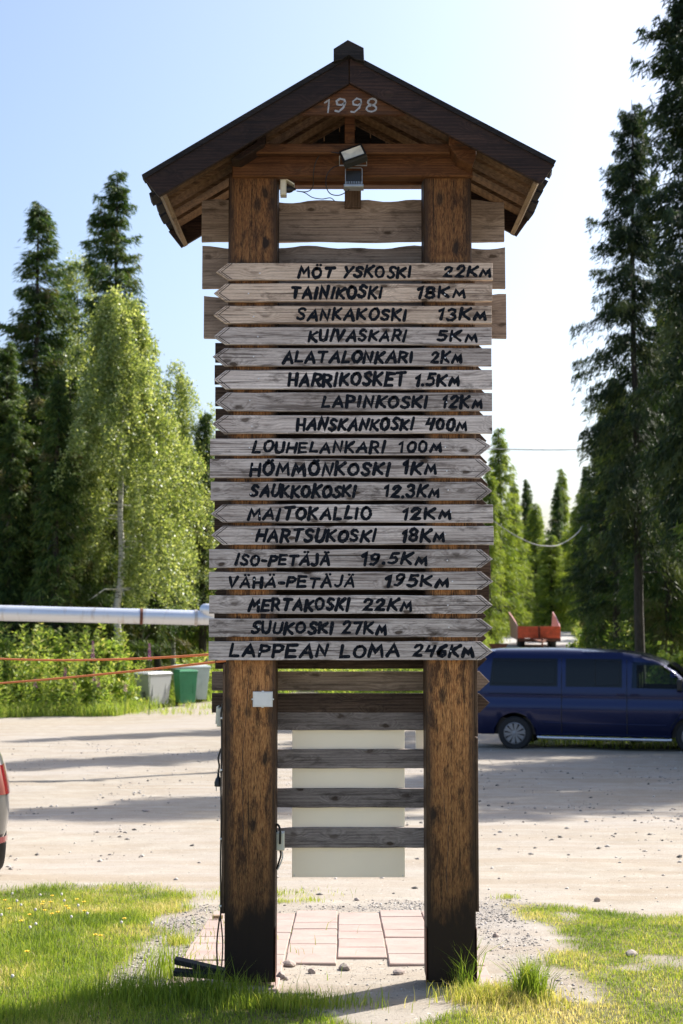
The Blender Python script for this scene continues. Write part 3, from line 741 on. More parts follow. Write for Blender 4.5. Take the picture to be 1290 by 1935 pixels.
# socket box with plug
p = t3(537, 356, 6.26)
sb = thing('socket_box', 'cream double socket with open lid beside the left post top', 'socket', p)
MB().box(-.018, .010, -.03, .03, -.036, .036, .005).obj('housing', M['cplastic'], sb)
lid = MB().add([(.0105, -.03, .036), (.0105, .03, .036), (.046, .03, .014), (.046, -.03, .014), (.0105, -.03, .031), (.0105, .03, .031), (.044, .03, .009), (.044, -.03, .009)],
               [(0, 1, 2, 3), (7, 6, 5, 4), (0, 3, 7, 4), (3, 2, 6, 7), (2, 1, 5, 6), (1, 0, 4, 5)]); lid.obj('lid', M['cplastic'], sb)
MB().lathe([(.017, .0105), (.018, .022), (.014, .034), (.007, .042), (.005, .052)], 12, 'X', (0, -.008, -.006)).obj('plug', M['bplastic'], sb, smooth=True)
def bez(pts, n=10):
    P = [Vector(p) for p in pts]; out = []
    for i in range(len(P)-1):
        a = P[max(i-1, 0)]; b = P[i]; c = P[i+1]; d = P[min(i+2, len(P)-1)]
        for k in range(n):
            t = k/n; out.append(.5*((2*b) + (c-a)*t + (2*a-5*b+4*c-d)*t*t + (3*b-a-3*c+d)*t**3))
    out.append(P[-1]); return out
def cable(name, pts, r, mat, label, cat='cable', n=10, seg=6):
    mb = MB().tube(bez(pts, n), r, seg); o = mb.obj(name, mat, smooth=True); return tag(o, label, cat)
cable('lamp_cable', [t3(560, 361, 6.25), t3(580, 362, 6.24), t3(591, 352, 6.22), t3(592, 325, 6.17), t3(598, 302, 6.15), t3(610, 288, 6.12), t3(628, 288, 6.1), t3(645, 290, 6.09)], .0022, M['bplastic'], 'black cable rising from the socket to the upper floodlight')
cable('lamp_cable', [t3(560, 361, 6.25), t3(575, 364, 6.25), t3(590, 373, 6.25), t3(608, 376, 6.26), t3(624, 374, 6.27), t3(632, 380, 6.3)], .002, M['bplastic'], 'black cable sagging from the socket onto the wavy plank')
cable('lamp_cable', [t3(640, 313, 6.13), t3(627, 318, 6.12), t3(617, 332, 6.12), t3(616, 352, 6.12), t3(624, 366, 6.13), t3(640, 369, 6.13), t3(655, 362, 6.13), t3(663, 354, 6.13)], .0022, M['bplastic'], 'black cable looping under the two floodlights')
# junction box on the left post
p = t3(496.5, 1321, PF)
jb = thing('junction_box', 'square white junction box on the front of the left post', 'junction box', (p.x, PF-.0006, p.z))
MB().box(-.043, .043, -.022, 0, -.033, .033, .008).obj('housing', M['wplastic'], jb)
MB().box(-.0405, .0405, -.0265, -.0223, -.031, .031, .004).obj('lid', M['wplastic'], jb)
tb = MB()
for a, b in ((0, .0335), (0, -.0335), (.0435, 0), (-.0435, 0)): tb.box(a-.005, a+.005, -.018, -.006, b-.003, b+.003)
tb.obj('clip', M['wplastic'], jb)
# box on the outer flank, with lead and plug hanging below
p = t3(413, 1354, 6.30)
ob = thing('socket_box', 'cream socket on the outer left flank of the tower', 'socket', (LX0-.0148, 6.30, p.z))
MB().box(-.028, 0, -.032, .032, -.042, .04, .004).obj('housing', M['cplastic'], ob)
MB().prism([(-.0285, -.03), (-.020, .048), (-.030, .044), (-.034, -.03)], -.03, .03, .001).obj('lid', M['cplastic'], ob)
XL = LX0-.018
cable('power_cable', [(XL+.003, 6.245, PX(0, 1330, 6.24)[1]), (XL-.004, 6.245, PX(0, 1350, 6.24)[1])] + [(XL-.001+.001*math.sin(k*1.7), 6.243, PX(0, y_, 6.24)[1]) for k, y_ in enumerate(range(1370, 1731, 40))] + [(XL-.006, 6.24, .27), (XL-.016, 6.24, .16), (XL-.008, 6.24, .02)], .0038, M['bplastic'], 'black mains cable clipped down the outer left flank')
cable('power_cable', [(XL-.002, 6.25, .285), (XL+.010, 6.235, .17), (XL+.002, 6.235, .02)], .003, M['bplastic'], 'thin black cable loop at the foot of the left post')
for k, y_ in enumerate((1357, 1455, 1585, 1712)):
    _, z_ = PX(0, y_, 6.24)
    tag(MB().box(XL-.0055, XL+.004, 6.2335, 6.2505, z_-.004, z_+.004, .0015).obj('cable_clip', M['wplastic']), ['white cable clip beside the cream flank socket', 'white cable clip near the hanging plug', 'white cable clip below the hanging plug', 'white cable clip above the cable loop'][k], 'clip')
hp = thing('hanging_plug', 'black mains plug dangling on a short lead left of the tower', 'plug', t3(412, 1480, 6.27))
MB().lathe([(.004, .045), (.006, .028), (.012, .018), (.0165, .004), (.0165, -.012), (.014, -.014)], 12, 'Z').obj('body', M['bplastic'], hp, smooth=True)
for dx in (-.0085, .0085): MB().tube([(dx, 0, -.013), (dx, 0, -.033)], .0023, 6).obj('pin', M['screw'], hp)
MB().tube(bez([(0, 0, .043), (.004, 0, .075), (.0, 0, .11), (.012, 0, .15)], 6), .004, 6).obj('lead', M['bplastic'], hp)
# inner socket with looped cable
p = t3(524, 1587, 6.29)
ib = thing('socket_box', 'small cream socket on the inner side of the left post', 'socket', (LX1+.0015, 6.29, p.z))
MB().box(0, .036, -.03, .03, -.042, .034, .004).obj('housing', M['cplastic'], ib)
MB().tube(bez([(.018, -.036, -.012), (.018, -.04, .05), (.006, -.036, .072), (-.001, -.03, .055), (.001, .0, .036)], 8), .0048, 8).obj('lead', M['bplastic'], ib)
MB().tube(bez([(.016, 0, -.042), (.020, 0, -.065), (.012, 0, -.095), (.003, 0, -.125)], 8), .004, 8).obj('cable_tail', M['bplastic'], ib)
MB().tube(bez([(.023, .006, -.042), (.028, .006, -.07), (.019, .006, -.102), (.005, .006, -.13)], 8), .003, 8).obj('cable_tail', M['wplastic'], ib)
# white sheet behind the rails
YP = YB1+.003
x0, z1 = PX(552, 1366, YP); x1, z0 = PX(765, 1658, YP)
wp = tag(MB().box(x0, x1, YP, YP+.006, z0, z1, .001).obj('back_panel', M['wpanel']), 'large blank white sheet fixed behind the lower cross rails', 'panel')
wp_ = wp
for a_ in (556, 761):
    for b_ in (1654, 1372):
        sx_, sz_ = PX(a_, b_, YP); MB().lathe([(.0001, -.0022), (.003, -.0016), (.0034, .0003)], 8, 'Y', (sx_, YP, sz_)).obj('screw', M['screw'], wp_, smooth=True)
x0, z1 = PX(785, 1366, YP); x1, z0 = PX(812, 1425, YP)
tag(MB().box(x0, x1, YP, YP+.006, z0, z1, .001).obj('back_panel', M['wpanel']), 'small blank white sheet peeping out beside the right post', 'panel')

# ------------------------------------------------------------------ pavers
pad = bpy.data.objects.new('paved_pad', None); link(pad); pad['kind'] = 'structure'
cols = [-.757, -.512, -.267, -.021, .220, .464, .665]
fronts = [6.20, 6.12, 6.78, 6.72, 6.60, 6.16]
pm = []
for ci in range(6):
    xa, xb = cols[ci]+.002, cols[ci+1]-.002
    yb = 8.56 - [.0, .11, .03, .14, .06, .10][ci]; ln = .252; k = 0
    while yb - ln > fronts[ci] - .06:
        ya = yb-ln+.0035
        zc = T((xa+xb)/2, (ya+yb)/2) + .010 + random.uniform(-.003, .003)
        sl = (T((xa+xb)/2, yb)-T((xa+xb)/2, ya))/ln
        w2, l2, h = (xb-xa)/2-random.uniform(0, .003), (yb-ya)/2-random.uniform(0, .003), .04
        c = .004; vs = []
        for (ex, ey, z_) in ((w2, l2, -h), (w2, l2, -c), (w2-c, l2-c, 0)):
            for sx_, sy_ in ((-1, -1), (1, -1), (1, 1), (-1, 1)): vs.append((sx_*ex, sy_*ey, z_ + sy_*ey*sl))
        fs = [(3, 2, 1, 0), (8, 9, 10, 11)] + [(r*4+i, r*4+(i+1) % 4, (r+1)*4+(i+1) % 4, (r+1)*4+i) for r in range(2) for i in range(4)]
        o = MB().add(vs, fs).obj('paver', M['paver'], pad, loc=((xa+xb)/2, (ya+yb)/2, zc)); o.rotation_euler = (0, random.uniform(-.008, .008), random.uniform(-.008, .008))
        yb -= ln; k += 1

# ------------------------------------------------------------------ loose stones
def stone_mesh(sx, sy, sz, seed, sub=2):
    bm = bmesh.new(); bmesh.ops.create_icosphere(bm, subdivisions=sub, radius=1); rr = random.Random(seed)
    pl_ = [(Vector((rr.uniform(-1, 1), rr.uniform(-1, 1), rr.uniform(-.6, 1))).normalized(), rr.uniform(.62, .85)) for _ in range(9)]
    for v in bm.verts:
        for n_, dd in pl_:
            k = v.co.dot(n_)
            if k > dd: v.co -= n_*(k-dd)*.85
        v.co = Vector((v.co.x*sx, v.co.y*sy, v.co.z*sz)) * (1+rr.uniform(-.03, .03))
    me = bpy.data.meshes.new('stone'); bm.to_mesh(me); bm.free(); me.materials.append(M['stone']); return me
def gpos(px, py):
    """where the ray through a pixel meets the ground"""
    lo, hi = 3.0, 200.0
    for Yv in np.arange(3, 90, .02):
        x, z = PX(px, py, Yv)
        if z <= T(x, Yv): return x, Yv, T(x, Yv)
    return None
for (px, py, sx, sy, sz, lab) in (
    (545, 1826, .050, .035, .020, 'speckled grey flat stone beside the inner foot of the left post'),
    (589, 1840, .022, .02, .017, 'small reddish stone between the posts'),
    (650, 1834, .042, .028, .024, 'pale angular stone midway between the posts'),
    (754, 1841, .038, .028, .017, 'greenish stone near the inner foot of the right post'),
    (531, 1850, .022, .02, .026, 'tan upright stone against the left post foot'),
    (541, 1853, .014, .012, .011, 'smallest pale pebble by the left post foot'),
    (937, 1771, .020, .018, .016, 'dark grey stone on gravel right of the tower'),
    (1128, 1704, .022, .018, .020, 'grey stone at the far edge of the right lawn'),
    (674, 1702, .022, .018, .014, 'dark stone in gravel behind the paving'),
    (1192, 1807, .040, .03, .022, 'grey stone sunk in the right lawn'),
    (1073, 1894, .030, .026, .018, 'grey stone in the grass right of the tall tuft'),
    (276, 1534, .04, .03, .015, 'flat pale stone on the sandy yard left of the tower')):
    g_ = gpos(px, py)
    o = bpy.data.objects.new('stone', stone_mesh(sx, sy, sz, px)); o.location = (g_[0], g_[1], g_[2]+sz*.45); o.rotation_euler = (0, 0, px % 6)
    link(o); tag(o, lab, 'stone')
# gravel as stuff
def gravel(n, xs, ys, smin, smax, keep, name, label):
    x = rng.uniform(*xs, n); y = rng.uniform(*ys, n); k = rng.uniform(0, 1, n) < keep(x, y); x = x[k]; y = y[k]; n = len(x)
    sz = smin*(smax/smin)**(rng.uniform(0, 1, n)**2.2)
    base = np.array([(1, 0, 0), (0, 1, 0), (-1, 0, 0), (0, -1, 0), (0, 0, 1), (0, 0, -1)], float)
    f = np.array([(0, 1, 4), (1, 2, 4), (2, 3, 4), (3, 0, 4), (1, 0, 5), (2, 1, 5), (3, 2, 5), (0, 3, 5)])
    v = base[None]*rng.uniform(.6, 1.15, (n, 6, 1))*np.array([1, 1, .6]); a = rng.uniform(0, 6.28, n); ca, sa = np.cos(a), np.sin(a)
    vx = v[..., 0]*ca[:, None]-v[..., 1]*sa[:, None]; vy = v[..., 0]*sa[:, None]+v[..., 1]*ca[:, None]
    vx += v[..., 2]*.35
    P = np.stack([vx, vy, v[..., 2]], -1)*sz[:, None, None]; P += np.stack([x, y, terr(x, y)+sz*.15], -1)[:, None]
    Fc = (f[None]+(np.arange(n)*6)[:, None, None]).reshape(-1, 3)
    at_ = np.repeat(rng.uniform(0, 1, n)[:, None], 6, 0).reshape(-1, 1)
    o = npmesh(name, P.reshape(-1, 3), None, Fc, M['gravel'], attr=at_); return tag(o, label, 'gravel', kind='stuff')
inpad = lambda x, y: ((x > -.76) & (x < .71) & (y > 6.75) & (y < 8.5)) | ((np.abs(x) > .5) & (np.abs(x) < .73) & (y > 6.5) & (y < 8.5))
gravel(42000, (-1.4, 1.4), (5.6, 9.6), .0025, .013, lambda x, y: gravel_mask(x, y)*~inpad(x, y)*(1-.9*lawn_mask(x, y)) + .02, 'gravel', 'loose grey gravel around the paving')
gravel(22000, (-7, 8), (8.6, 30), .003, .032, lambda x, y: .10+.9*(vnoise(x, y, 1.1, 61)*.6+vnoise(x, y, 3.1, 62)*.4 > .60), 'scattered_pebbles', 'pebbles scattered over the sandy yard')
gravel(900, (-.35, .5), (6.1, 6.8), .002, .006, lambda x, y: .6+0*x, 'sand_grit', 'coarse grit between the posts')

# charred boards by the left post
cb = thing('charred_board', 'upper of two charred boards leaning out from the left post foot', 'board', t3(372, 1835, 6.12))
c2 = thing('charred_board', 'lower of two charred boards lying beside the left post foot', 'board', t3(372, 1842, 6.10))
for o_, z0, z1, tp in ((cb, .045, -.01, 0), (c2, .012, -.012, 1)):
    a = Vector((-.092, 0, z0)); b = Vector((.115, .03, z1)); hh_ = .011; yy_ = .03
    vs = [(p.x+dx, p.y+dy, p.z+dz) for p, dx in ((a, random.uniform(-.006, .006)), (b, 0)) for dy in (-yy_, yy_) for dz in (-hh_, hh_)]
    MB().add(vs, [(0, 1, 3, 2), (4, 6, 7, 5), (0, 4, 5, 1), (2, 3, 7, 6), (0, 2, 6, 4), (1, 5, 7, 3)]).obj('board_body', M['char'], o_, bevel=.002)
g_ = gpos(411, 1741)
mb = MB().box(-.03, .03, -.012, .012, -.006, .012, .002)
tag(mb.obj('wood_offcut', M['eave'], loc=(g_[0], g_[1], g_[2]+.02)), 'short wood offcut at the back corner of the paving', 'offcut')

# ------------------------------------------------------------------ grass
def blades(x, y, h, wd, lean, v, z=None, curve=.5):
    n = len(x); z = terr(x, y) if z is None else z; a = rng.uniform(0, 6.283, n); b = rng.uniform(0, 6.283, n)
    dx, dy = np.cos(a)*lean*h, np.sin(a)*lean*h; wx, wy = np.cos(b)*wd/2, np.sin(b)*wd/2
    P = np.zeros((n, 5, 3))
    P[:, 0] = np.stack([x-wx, y-wy, z-.004], 1); P[:, 1] = np.stack([x+wx, y+wy, z-.004], 1)
    m = .55; mx_, my_ = x+dx*m*curve, y+dy*m*curve; mz = z+h*m
    P[:, 2] = np.stack([mx_+wx*.8, my_+wy*.8, mz], 1); P[:, 3] = np.stack([mx_-wx*.8, my_-wy*.8, mz], 1)
    P[:, 4] = np.stack([x+dx, y+dy, z+h*(1-.35*lean**2)], 1)
    i = np.arange(n)*5; Q_ = np.stack([i, i+1, i+2, i+3], 1); T_ = np.stack([i+3, i+2, i+4], 1)
    return P.reshape(-1, 3), Q_, T_, np.repeat(v, 5)[:, None]
def grass_obj(name, label, arrs, mat):
    Vs, Qs, Ts, As = [], [], [], []; off = 0
    for P, Q_, T_, A_ in arrs:
        Vs.append(P); Qs.append(Q_+off); Ts.append(T_+off); As.append(A_); off += len(P)
    o = npmesh(name, np.concatenate(Vs), np.concatenate(Qs), np.concatenate(Ts), mat, attr=np.concatenate(As)); return tag(o, label, 'grass', kind='stuff')
n = 330000; x = rng.uniform(-3.3, 3.3, n); y = rng.uniform(4.6, 10.2, n); k = rng.uniform(0, 1, n) < lawn_mask(x, y)**1.3; x, y = x[k], y[k]; n = len(x)
dry = vnoise(x, y, 2.6, 51)*.6+vnoise(x, y, 9, 52)*.4
dry = dry + .28*np.exp(-((x-.75)/.35)**2)*(y < 6.2) + .18*np.clip(1-np.abs(np.abs(x)-1.05)/.25, 0, 1)
h = rng.uniform(.014, .036, n)*(.5+1.0*vnoise(x, y, 4, 53)) * np.where(x > 1, .8, 1.1)
v_ = np.clip((dry-.5)*1.25 + .42 + rng.normal(0, .2, n), 0, 1)
A1 = blades(x, y, h, rng.uniform(.0022, .004, n), rng.uniform(.2, 1.1, n), v_)
# longer grass round the feet and along the front edge
def patch(cx, cy, sx_, sy_, n, h0, h1, vm, vs=.12, wd=(.002, .0042), lean=(.1, .7)):
    x = rng.normal(cx, sx_, n); y = rng.normal(cy, sy_, n); return blades(x, y, rng.uniform(h0, h1, n), rng.uniform(*wd, n), rng.uniform(*lean, n), np.clip(rng.normal(vm, vs, n), 0, 1))
A = [A1]
A.append(patch(-.62, 6.02, .16, .06, 1500, .04, .13, .25)); A.append(patch(-.95, 6.0, .14, .08, 900, .05, .15, .3)); A.append(patch(-.25, 5.93, .18, .06, 1400, .03, .08, .45))
A.append(patch(.60, 6.03, .09, .05, 1000, .03, .09, .7)); A.append(patch(.52, 6.16, .03, .03, 60, .08, .24, .2)); A.append(patch(.72, 6.0, .10, .06, 1200, .03, .08, .85))
A.append(patch(-1.45, 5.75, .35, .12, 2500, .04, .08, .3)); A.append(patch(-.83, 7.35, .035, .05, 260, .03, .07, .65)); A.append(patch(-.55, 6.05, .05, .03, 60, .12, .22, .3))
A.append(patch(-1.6, 7.0, .5, .6, 3500, .04, .085, .35)); A.append(patch(-.38, 8.95, .05, .04, 120, .02, .04, .6)); A.append(patch(-.2, 9.0, .05, .05, 120, .02, .04, .6))
A.append(patch(-.62, 9.35, .25, .12, 700, .02, .045, .55)); A.append(patch(1.05, 9.15, .04, .04, 120, .02, .04, .55))
grass_obj('lawn_grass', 'short sunlit lawn grass around the tower', A, M['grass'])
# the two clumps one can point to
def tuft(px, py, n, h0, h1, s_, label):
    g_ = gpos(px, py); x = rng.normal(0, s_, n); y = rng.normal(0, s_, n); z = np.zeros(n)
    ln = np.clip(np.hypot(x, y)/s_*.28, .05, .9)
    P, Q_, T_, A_ = blades(x, y, rng.uniform(h0, h1, n), rng.uniform(.003, .0055, n), ln, np.clip(rng.normal(.35, .15, n), 0, 1), z)
    o = npmesh('grass_tuft', P, Q_, T_, M['grass'], attr=A_, loc=g_); return tag(o, label, 'grass tuft')
tuft(1003, 1893, 420, .10, .20, .035, 'tall bushy grass tuft right of the tower')
tuft(877, 1860, 90, .12, .25, .028, 'tall thin grass tuft at the foot of the right post')
tuft(312, 1850, 110, .10, .2, .05, 'dark tall grass tuft left of the charred boards')
# flowers
fm = {}
for nm, mt, col in (('dandelion', M['flower_y'], 0), ('clover', M['flower_w'], 1)):
    e = thing(nm, 'yellow dandelion flower in the left lawn' if col == 0 else 'whitish clover head in the left lawn', 'flower', (0, 0, 0), group='yellow dandelions in the left lawn' if col == 0 else 'white clover heads in the left lawn')
    MB().tube([(0, 0, 0), (.004, 0, .045), (.002, .003, .07)], .0012, 4).obj('stem', M['stem'], e)
    mb = MB()
    if col == 0:
        for k in range(10):
            a = k*.628; mb.add([(0.002, .003, .070), (.002+.012*math.cos(a-.25), .003+.012*math.sin(a-.25), .074), (.002+.013*math.cos(a+.25), .003+.013*math.sin(a+.25), .074)], [(0, 1, 2)])
        mb.lathe([(.002, .068), (.007, .072), (.004, .077)], 8, 'Z', (.002, .003, 0))
    else: mb.lathe([(.002, .064), (.007, .068), (.008, .074), (.004, .080)], 8, 'Z', (.002, .003, 0))
    mb.obj('flower_head', mt, e); fm[col] = e
pts_y = [(8, 1711), (80, 1719), (82, 1714), (95, 1714), (97, 1702), (124, 1723), (130, 1728), (146, 1709), (158, 1714), (54, 1740), (39, 1753), (236, 1748), (191, 1782), (17, 1728), (49, 1815), (98, 1738), (110, 1735), (85, 1731), (179, 1781), (158, 1733)]
pts_w = [(115, 1699), (23, 1698), (68, 1759), (56, 1766), (65, 1730), (120, 1712), (135, 1745), (3, 1741), (75, 1700), (30, 1712), (286, 1758), (230, 1756), (40, 1720), (22, 1864), (163, 1738), (147, 1722)]
for col, pts in ((0, pts_y), (1, pts_w)):
    for i, (px, py) in enumerate(pts):
        g_ = gpos(px, py+14); o = fm[col] if i == 0 else copy_thing(fm[col]); o.location = g_; o.rotation_euler = (0, 0, i*1.3)

# ------------------------------------------------------------------ vegetation generators
def rhomb(c, a, b, L, Wd):
    """leaf rhombs: centre c, axis a, side b"""
    P = np.stack([c - a*L[:, None]/2, c + b*Wd[:, None]/2, c + a*L[:, None]/2, c - b*Wd[:, None]/2], 1)
    n = len(c); i = np.arange(n)*4; return P.reshape(-1, 3), np.stack([i, i+1, i+2, i+3], 1)
def unit(v): return v/np.maximum(np.linalg.norm(v, axis=-1, keepdims=True), 1e-6)
def spruce_mesh(seed, H, Rm, zb=.8, dens=1.0, droop=.35, size=1.0, mat='spruce', gap=.12, dead=.0, shape=.75):
    g = np.random.default_rng(seed); C, Ax, Sd, L, Wd, Vv = [], [], [], [], [], []; tw_ = MB()
    z = zb
    while z < H-.12:
        f = (z-zb)/(H-zb); nb = g.integers(4, 7)
        for _ in range(nb):
            if g.random() < gap: continue
            az = g.uniform(0, 6.283); side_ = 1+.28*math.sin(az+seed+z*.35)+.18*math.sin(2*az-z*.9+seed)
            ln = Rm*((1-f)**shape)*g.uniform(.45, 1.12)*side_ + .10
            if f < .12: ln *= .55+.45*f/.12
            zz0 = z+g.uniform(-.28, .28); d = np.array([math.cos(az), math.sin(az), 0]); sd = np.array([-d[1], d[0], 0])
            nn = int(78*ln*dens*(1+.6*f)) + 14; tilt = g.normal(0, .16)
            t = g.uniform(.06, 1, nn)**.8; lat = g.normal(0, 1, nn)*(.10+.24*ln*(1-t)*.6)
            rise = (.30*f+tilt)*ln*t; fall = -droop*(1-f*.7)*ln*(t**1.6) + .16*ln*np.clip(t-.7, 0, 1)*2
            c = np.outer(t*ln, d) + np.outer(lat, sd); c[:, 2] += zz0 + rise + fall - np.abs(lat)*.45 - g.exponential(.17, nn)*(1-f*.65)*(.5+t)
            ax = unit(d[None]*.7 + sd[None]*np.sign(lat)[:, None]*g.uniform(.1, 1.0, nn)[:, None] + np.stack([g.normal(0, .35, nn), g.normal(0, .35, nn), -.3-g.exponential(.9, nn)*(1-f*.6)], 1))
            b = unit(np.cross(ax, g.normal(0, 1, (nn, 3))))
            C.append(c); Ax.append(ax); Sd.append(b); L.append(g.uniform(.14, .34, nn)*size); Wd.append(g.uniform(.022, .045, nn)*size)
            dd = g.random() < dead*(1-f)
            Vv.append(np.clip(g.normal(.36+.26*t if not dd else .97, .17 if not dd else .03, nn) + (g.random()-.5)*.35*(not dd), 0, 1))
        z += g.uniform(.15, .30)*(1.1-.35*f)
    P, Q_ = rhomb(np.concatenate(C), np.concatenate(Ax), np.concatenate(Sd), np.concatenate(L), np.concatenate(Wd))
    # leader shoot
    return P, Q_, np.repeat(np.concatenate(Vv), 4)[:, None]
def trunk_mb(H, r, seed, lean=0.0, limbs=14, lz=.2, wob=.08, lr=1.0):
    g = random.Random(seed); pts = []; rs = []; n = 12
    for i in range(n+1):
        t = i/n; pts.append((lean*H*t + g.uniform(-wob, wob)*t*(1-t)*3, g.uniform(-wob, wob)*t*(1-t)*3, H*t - (.3 if i == 0 else 0))); rs.append(r*(1.35 if i == 0 else 1)*(1-t)**.8 + .012)
    mb = MB().tube(pts, rs, 9)
    for _ in range(limbs):
        t = g.uniform(lz, .92); i = min(int(t*n), n-1); p = Vector(pts[i]).lerp(Vector(pts[i+1]), t*n-i); a = g.uniform(0, 6.28); ln = lr*(1.9*(1-t)+.3)
        mb.tube([p, p+Vector((math.cos(a)*ln*.5, math.sin(a)*ln*.5, .0)), p+Vector((math.cos(a)*ln, math.sin(a)*ln, -.22*ln))], [.03*(1-t)+.012, .018*(1-t)+.008, .005], 5)
    return mb
TREE = {}
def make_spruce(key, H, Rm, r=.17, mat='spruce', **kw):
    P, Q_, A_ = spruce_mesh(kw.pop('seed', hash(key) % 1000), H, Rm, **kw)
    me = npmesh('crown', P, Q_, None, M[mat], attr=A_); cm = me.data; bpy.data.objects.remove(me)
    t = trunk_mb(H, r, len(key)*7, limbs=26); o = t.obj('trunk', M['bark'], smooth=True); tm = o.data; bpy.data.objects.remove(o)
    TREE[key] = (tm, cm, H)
def place(key, name, x, y, H, label, cat='tree', group=None, rz=None, sxy=None):
    tm, cm, H0_ = TREE[key]; k = H/H0_
    e = thing(name, label, cat, (x, y, T(x, y)-.05), rz if rz is not None else random.uniform(0, 6.28), group)
    e.scale = (sxy or k, sxy or k, k)
    for nm, me in (('trunk', tm), ('crown', cm)): link(bpy.data.objects.new(nm, me), e)
    return e
make_spruce('tall_a', 18, 2.5, seed=3, dens=1.35, dead=.30, zb=.8, gap=.14, shape=.62)
make_spruce('tall_b', 18, 2.6, seed=8, dens=1.3, dead=.14, zb=2.0, gap=.20, droop=.45, shape=.62)
make_spruce('dark', 17, 2.25, seed=14, dens=1.6, mat='pine', zb=4.6, gap=.24, droop=.55, r=.19, shape=.48, dead=.1)
make_spruce('open', 17, 2.6, seed=41, dens=.62, mat='pine', zb=3.5, gap=.42, droop=.4, shape=.6)
make_spruce('mid_a', 12, 1.9, seed=21, dens=1.15, zb=.6, dead=.1)
make_spruce('mid_b', 11, 1.7, seed=22, dens=1.15, zb=2.2, dead=.25, gap=.2)
make_spruce('young', 9, 1.5, seed=31, dens=1.1, mat='young', zb=.3, r=.1)
def birch_mesh(seed, H, Rm, zb, n, size=.085, asym=0.0, hang=1.0):
    g = np.random.default_rng(seed); C = []
    left = n; lob = [(g.uniform(0, 6.283), g.uniform(.1, .95), g.uniform(.75, 1.3)) for _ in range(16)]
    while left > 0:
        f = g.uniform(0, 1)**.95; z = zb+(H-zb)*f; a = g.uniform(0, 6.283)
        rr = Rm*(min(1, .45+2.2*f) * (1-f)**.52 + .08)*(1+.22*math.sin(3*a+z*1.1+seed)+.16*math.sin(5*a-z*2.3))
        best = min(lob, key=lambda q_: abs((a-q_[0]+math.pi) % (2*math.pi)-math.pi)+abs(f-q_[1])*5); rr *= best[2]
        m = int(g.choice([40, 90, 160])); left -= int(m*.8)
        rad = rr*g.uniform(.1, 1)**.55
        p = np.array([rad*math.cos(a)+asym*(1-f)*(1-f*.3), rad*math.sin(a), z+ .25*math.sin(a*2)]); L_ = g.uniform(.4, 1.5)*hang
        if p[1] < .4 and abs(p[0]-.02*z) < .34 and z < zb+(H-zb)*.38: continue
        t = g.uniform(0, 1, m); c = p + np.stack([g.normal(0, .09, m)+t*.28*math.cos(a), g.normal(0, .09, m)+t*.28*math.sin(a), -t*L_ + g.normal(0, .07, m)], 1); C.append(c)
    C = np.concatenate(C); n = len(C); ax = unit(g.normal(0, 1, (n, 3))+[0, 0, -.7]); b = unit(np.cross(ax, g.normal(0, 1, (n, 3))))
    P, Q_ = rhomb(C, ax, b, g.uniform(.7, 1.2, n)*size, g.uniform(.5, .9, n)*size)
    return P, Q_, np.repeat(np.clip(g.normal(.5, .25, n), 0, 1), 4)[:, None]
def make_birch(name, x, y, H, Rm, zb, n, label, r=.13, lean=.0, asym=.6, seed=1, size=.085, group=None):
    e = thing(name, label, 'tree', (x, y, T(x, y)-.05), 0, group)
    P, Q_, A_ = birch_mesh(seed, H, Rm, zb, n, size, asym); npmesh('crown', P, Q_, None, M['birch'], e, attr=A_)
    trunk_mb(H*.92, r, seed, lean, limbs=22, lz=.3, wob=.12, lr=1.0).obj('trunk', M['bbark'], e, smooth=True); return e

def ax_(px, Yv): return (px-W0/2)/F*Yv
def hh2(py, Yv, x): return CH + (HZ-py)/F*Yv*1.0 - T(x, Yv)
def tree_px(key, name, px, py, Yv, label, group=None, sxy=None, rz=None):
    x = ax_(px, Yv); return place(key, name, x, Yv, hh2(py, Yv, x), label, group=group, sxy=sxy, rz=rz)
tree_px('tall_a', 'spruce_tree', 62, 368, 50, 'tall narrow spruce at the left edge of the yard', rz=1, sxy=1.15)
tree_px('tall_b', 'spruce_tree', 213, 312, 53, 'tallest spruce on the left, behind the big birch', rz=2, sxy=1.15)
tree_px('dark', 'spruce_tree', 1206, 165, 42, 'tall dark spruce behind the front of the blue van', rz=.6, sxy=.80)
place('dark', 'spruce_tree', ax_(1322, 35), 35, 19.5, 'very tall dark spruce cut by the right picture edge', rz=2.2, sxy=1.0)
place('dark', 'spruce_tree', ax_(1300, 49), 49, 14.5, 'broad dark spruce behind the very tall one at the right edge', rz=3.3, sxy=1.0)
place('dark', 'spruce_tree', ax_(1165, 54), 54, 11.5, 'broad dark spruce left of the tall trunk behind the van', rz=5.1, sxy=.9)
tree_px('tall_b', 'spruce_tree', 1262, 560, 47, 'thin trunked spruce between the two tall dark ones', rz=4)
make_birch('birch_tree', ax_(222, 46), 46, hh2(545, 46, -7.2), 2.25, 3.9, 66000, 'large leafy birch with a white trunk behind the pipe', r=.13, lean=.012, asym=.9, seed=5, size=.095)
make_birch('birch_tree', ax_(140, 55), 55, hh2(470, 55, -10), 1.7, 7, 26000, 'pale birch crown between the two tall left spruces', r=.1, seed=6, asym=0, size=.09)
make_birch('birch_tree', ax_(10, 48), 48, 11, 1.0, 8, 2500, 'thin white birch trunk at the far left edge', r=.11, seed=7, asym=0)
make_birch('birch_tree', ax_(330, 52), 52, hh2(690, 52, -6), 1.5, 3.5, 26000, 'smaller birch right of the large one', r=.08, seed=9, asym=.2)
tree_px('mid_b', 'spruce_tree', 385, 770, 52, 'slim spruce just left of the tower', rz=1)
tree_px('mid_a', 'spruce_tree', 105, 700, 45, 'bushy lower spruce left of the birch trunk', rz=3)
tree_px('mid_a', 'spruce_tree', 20, 780, 46, 'bushy spruce low at the left picture edge', rz=5)
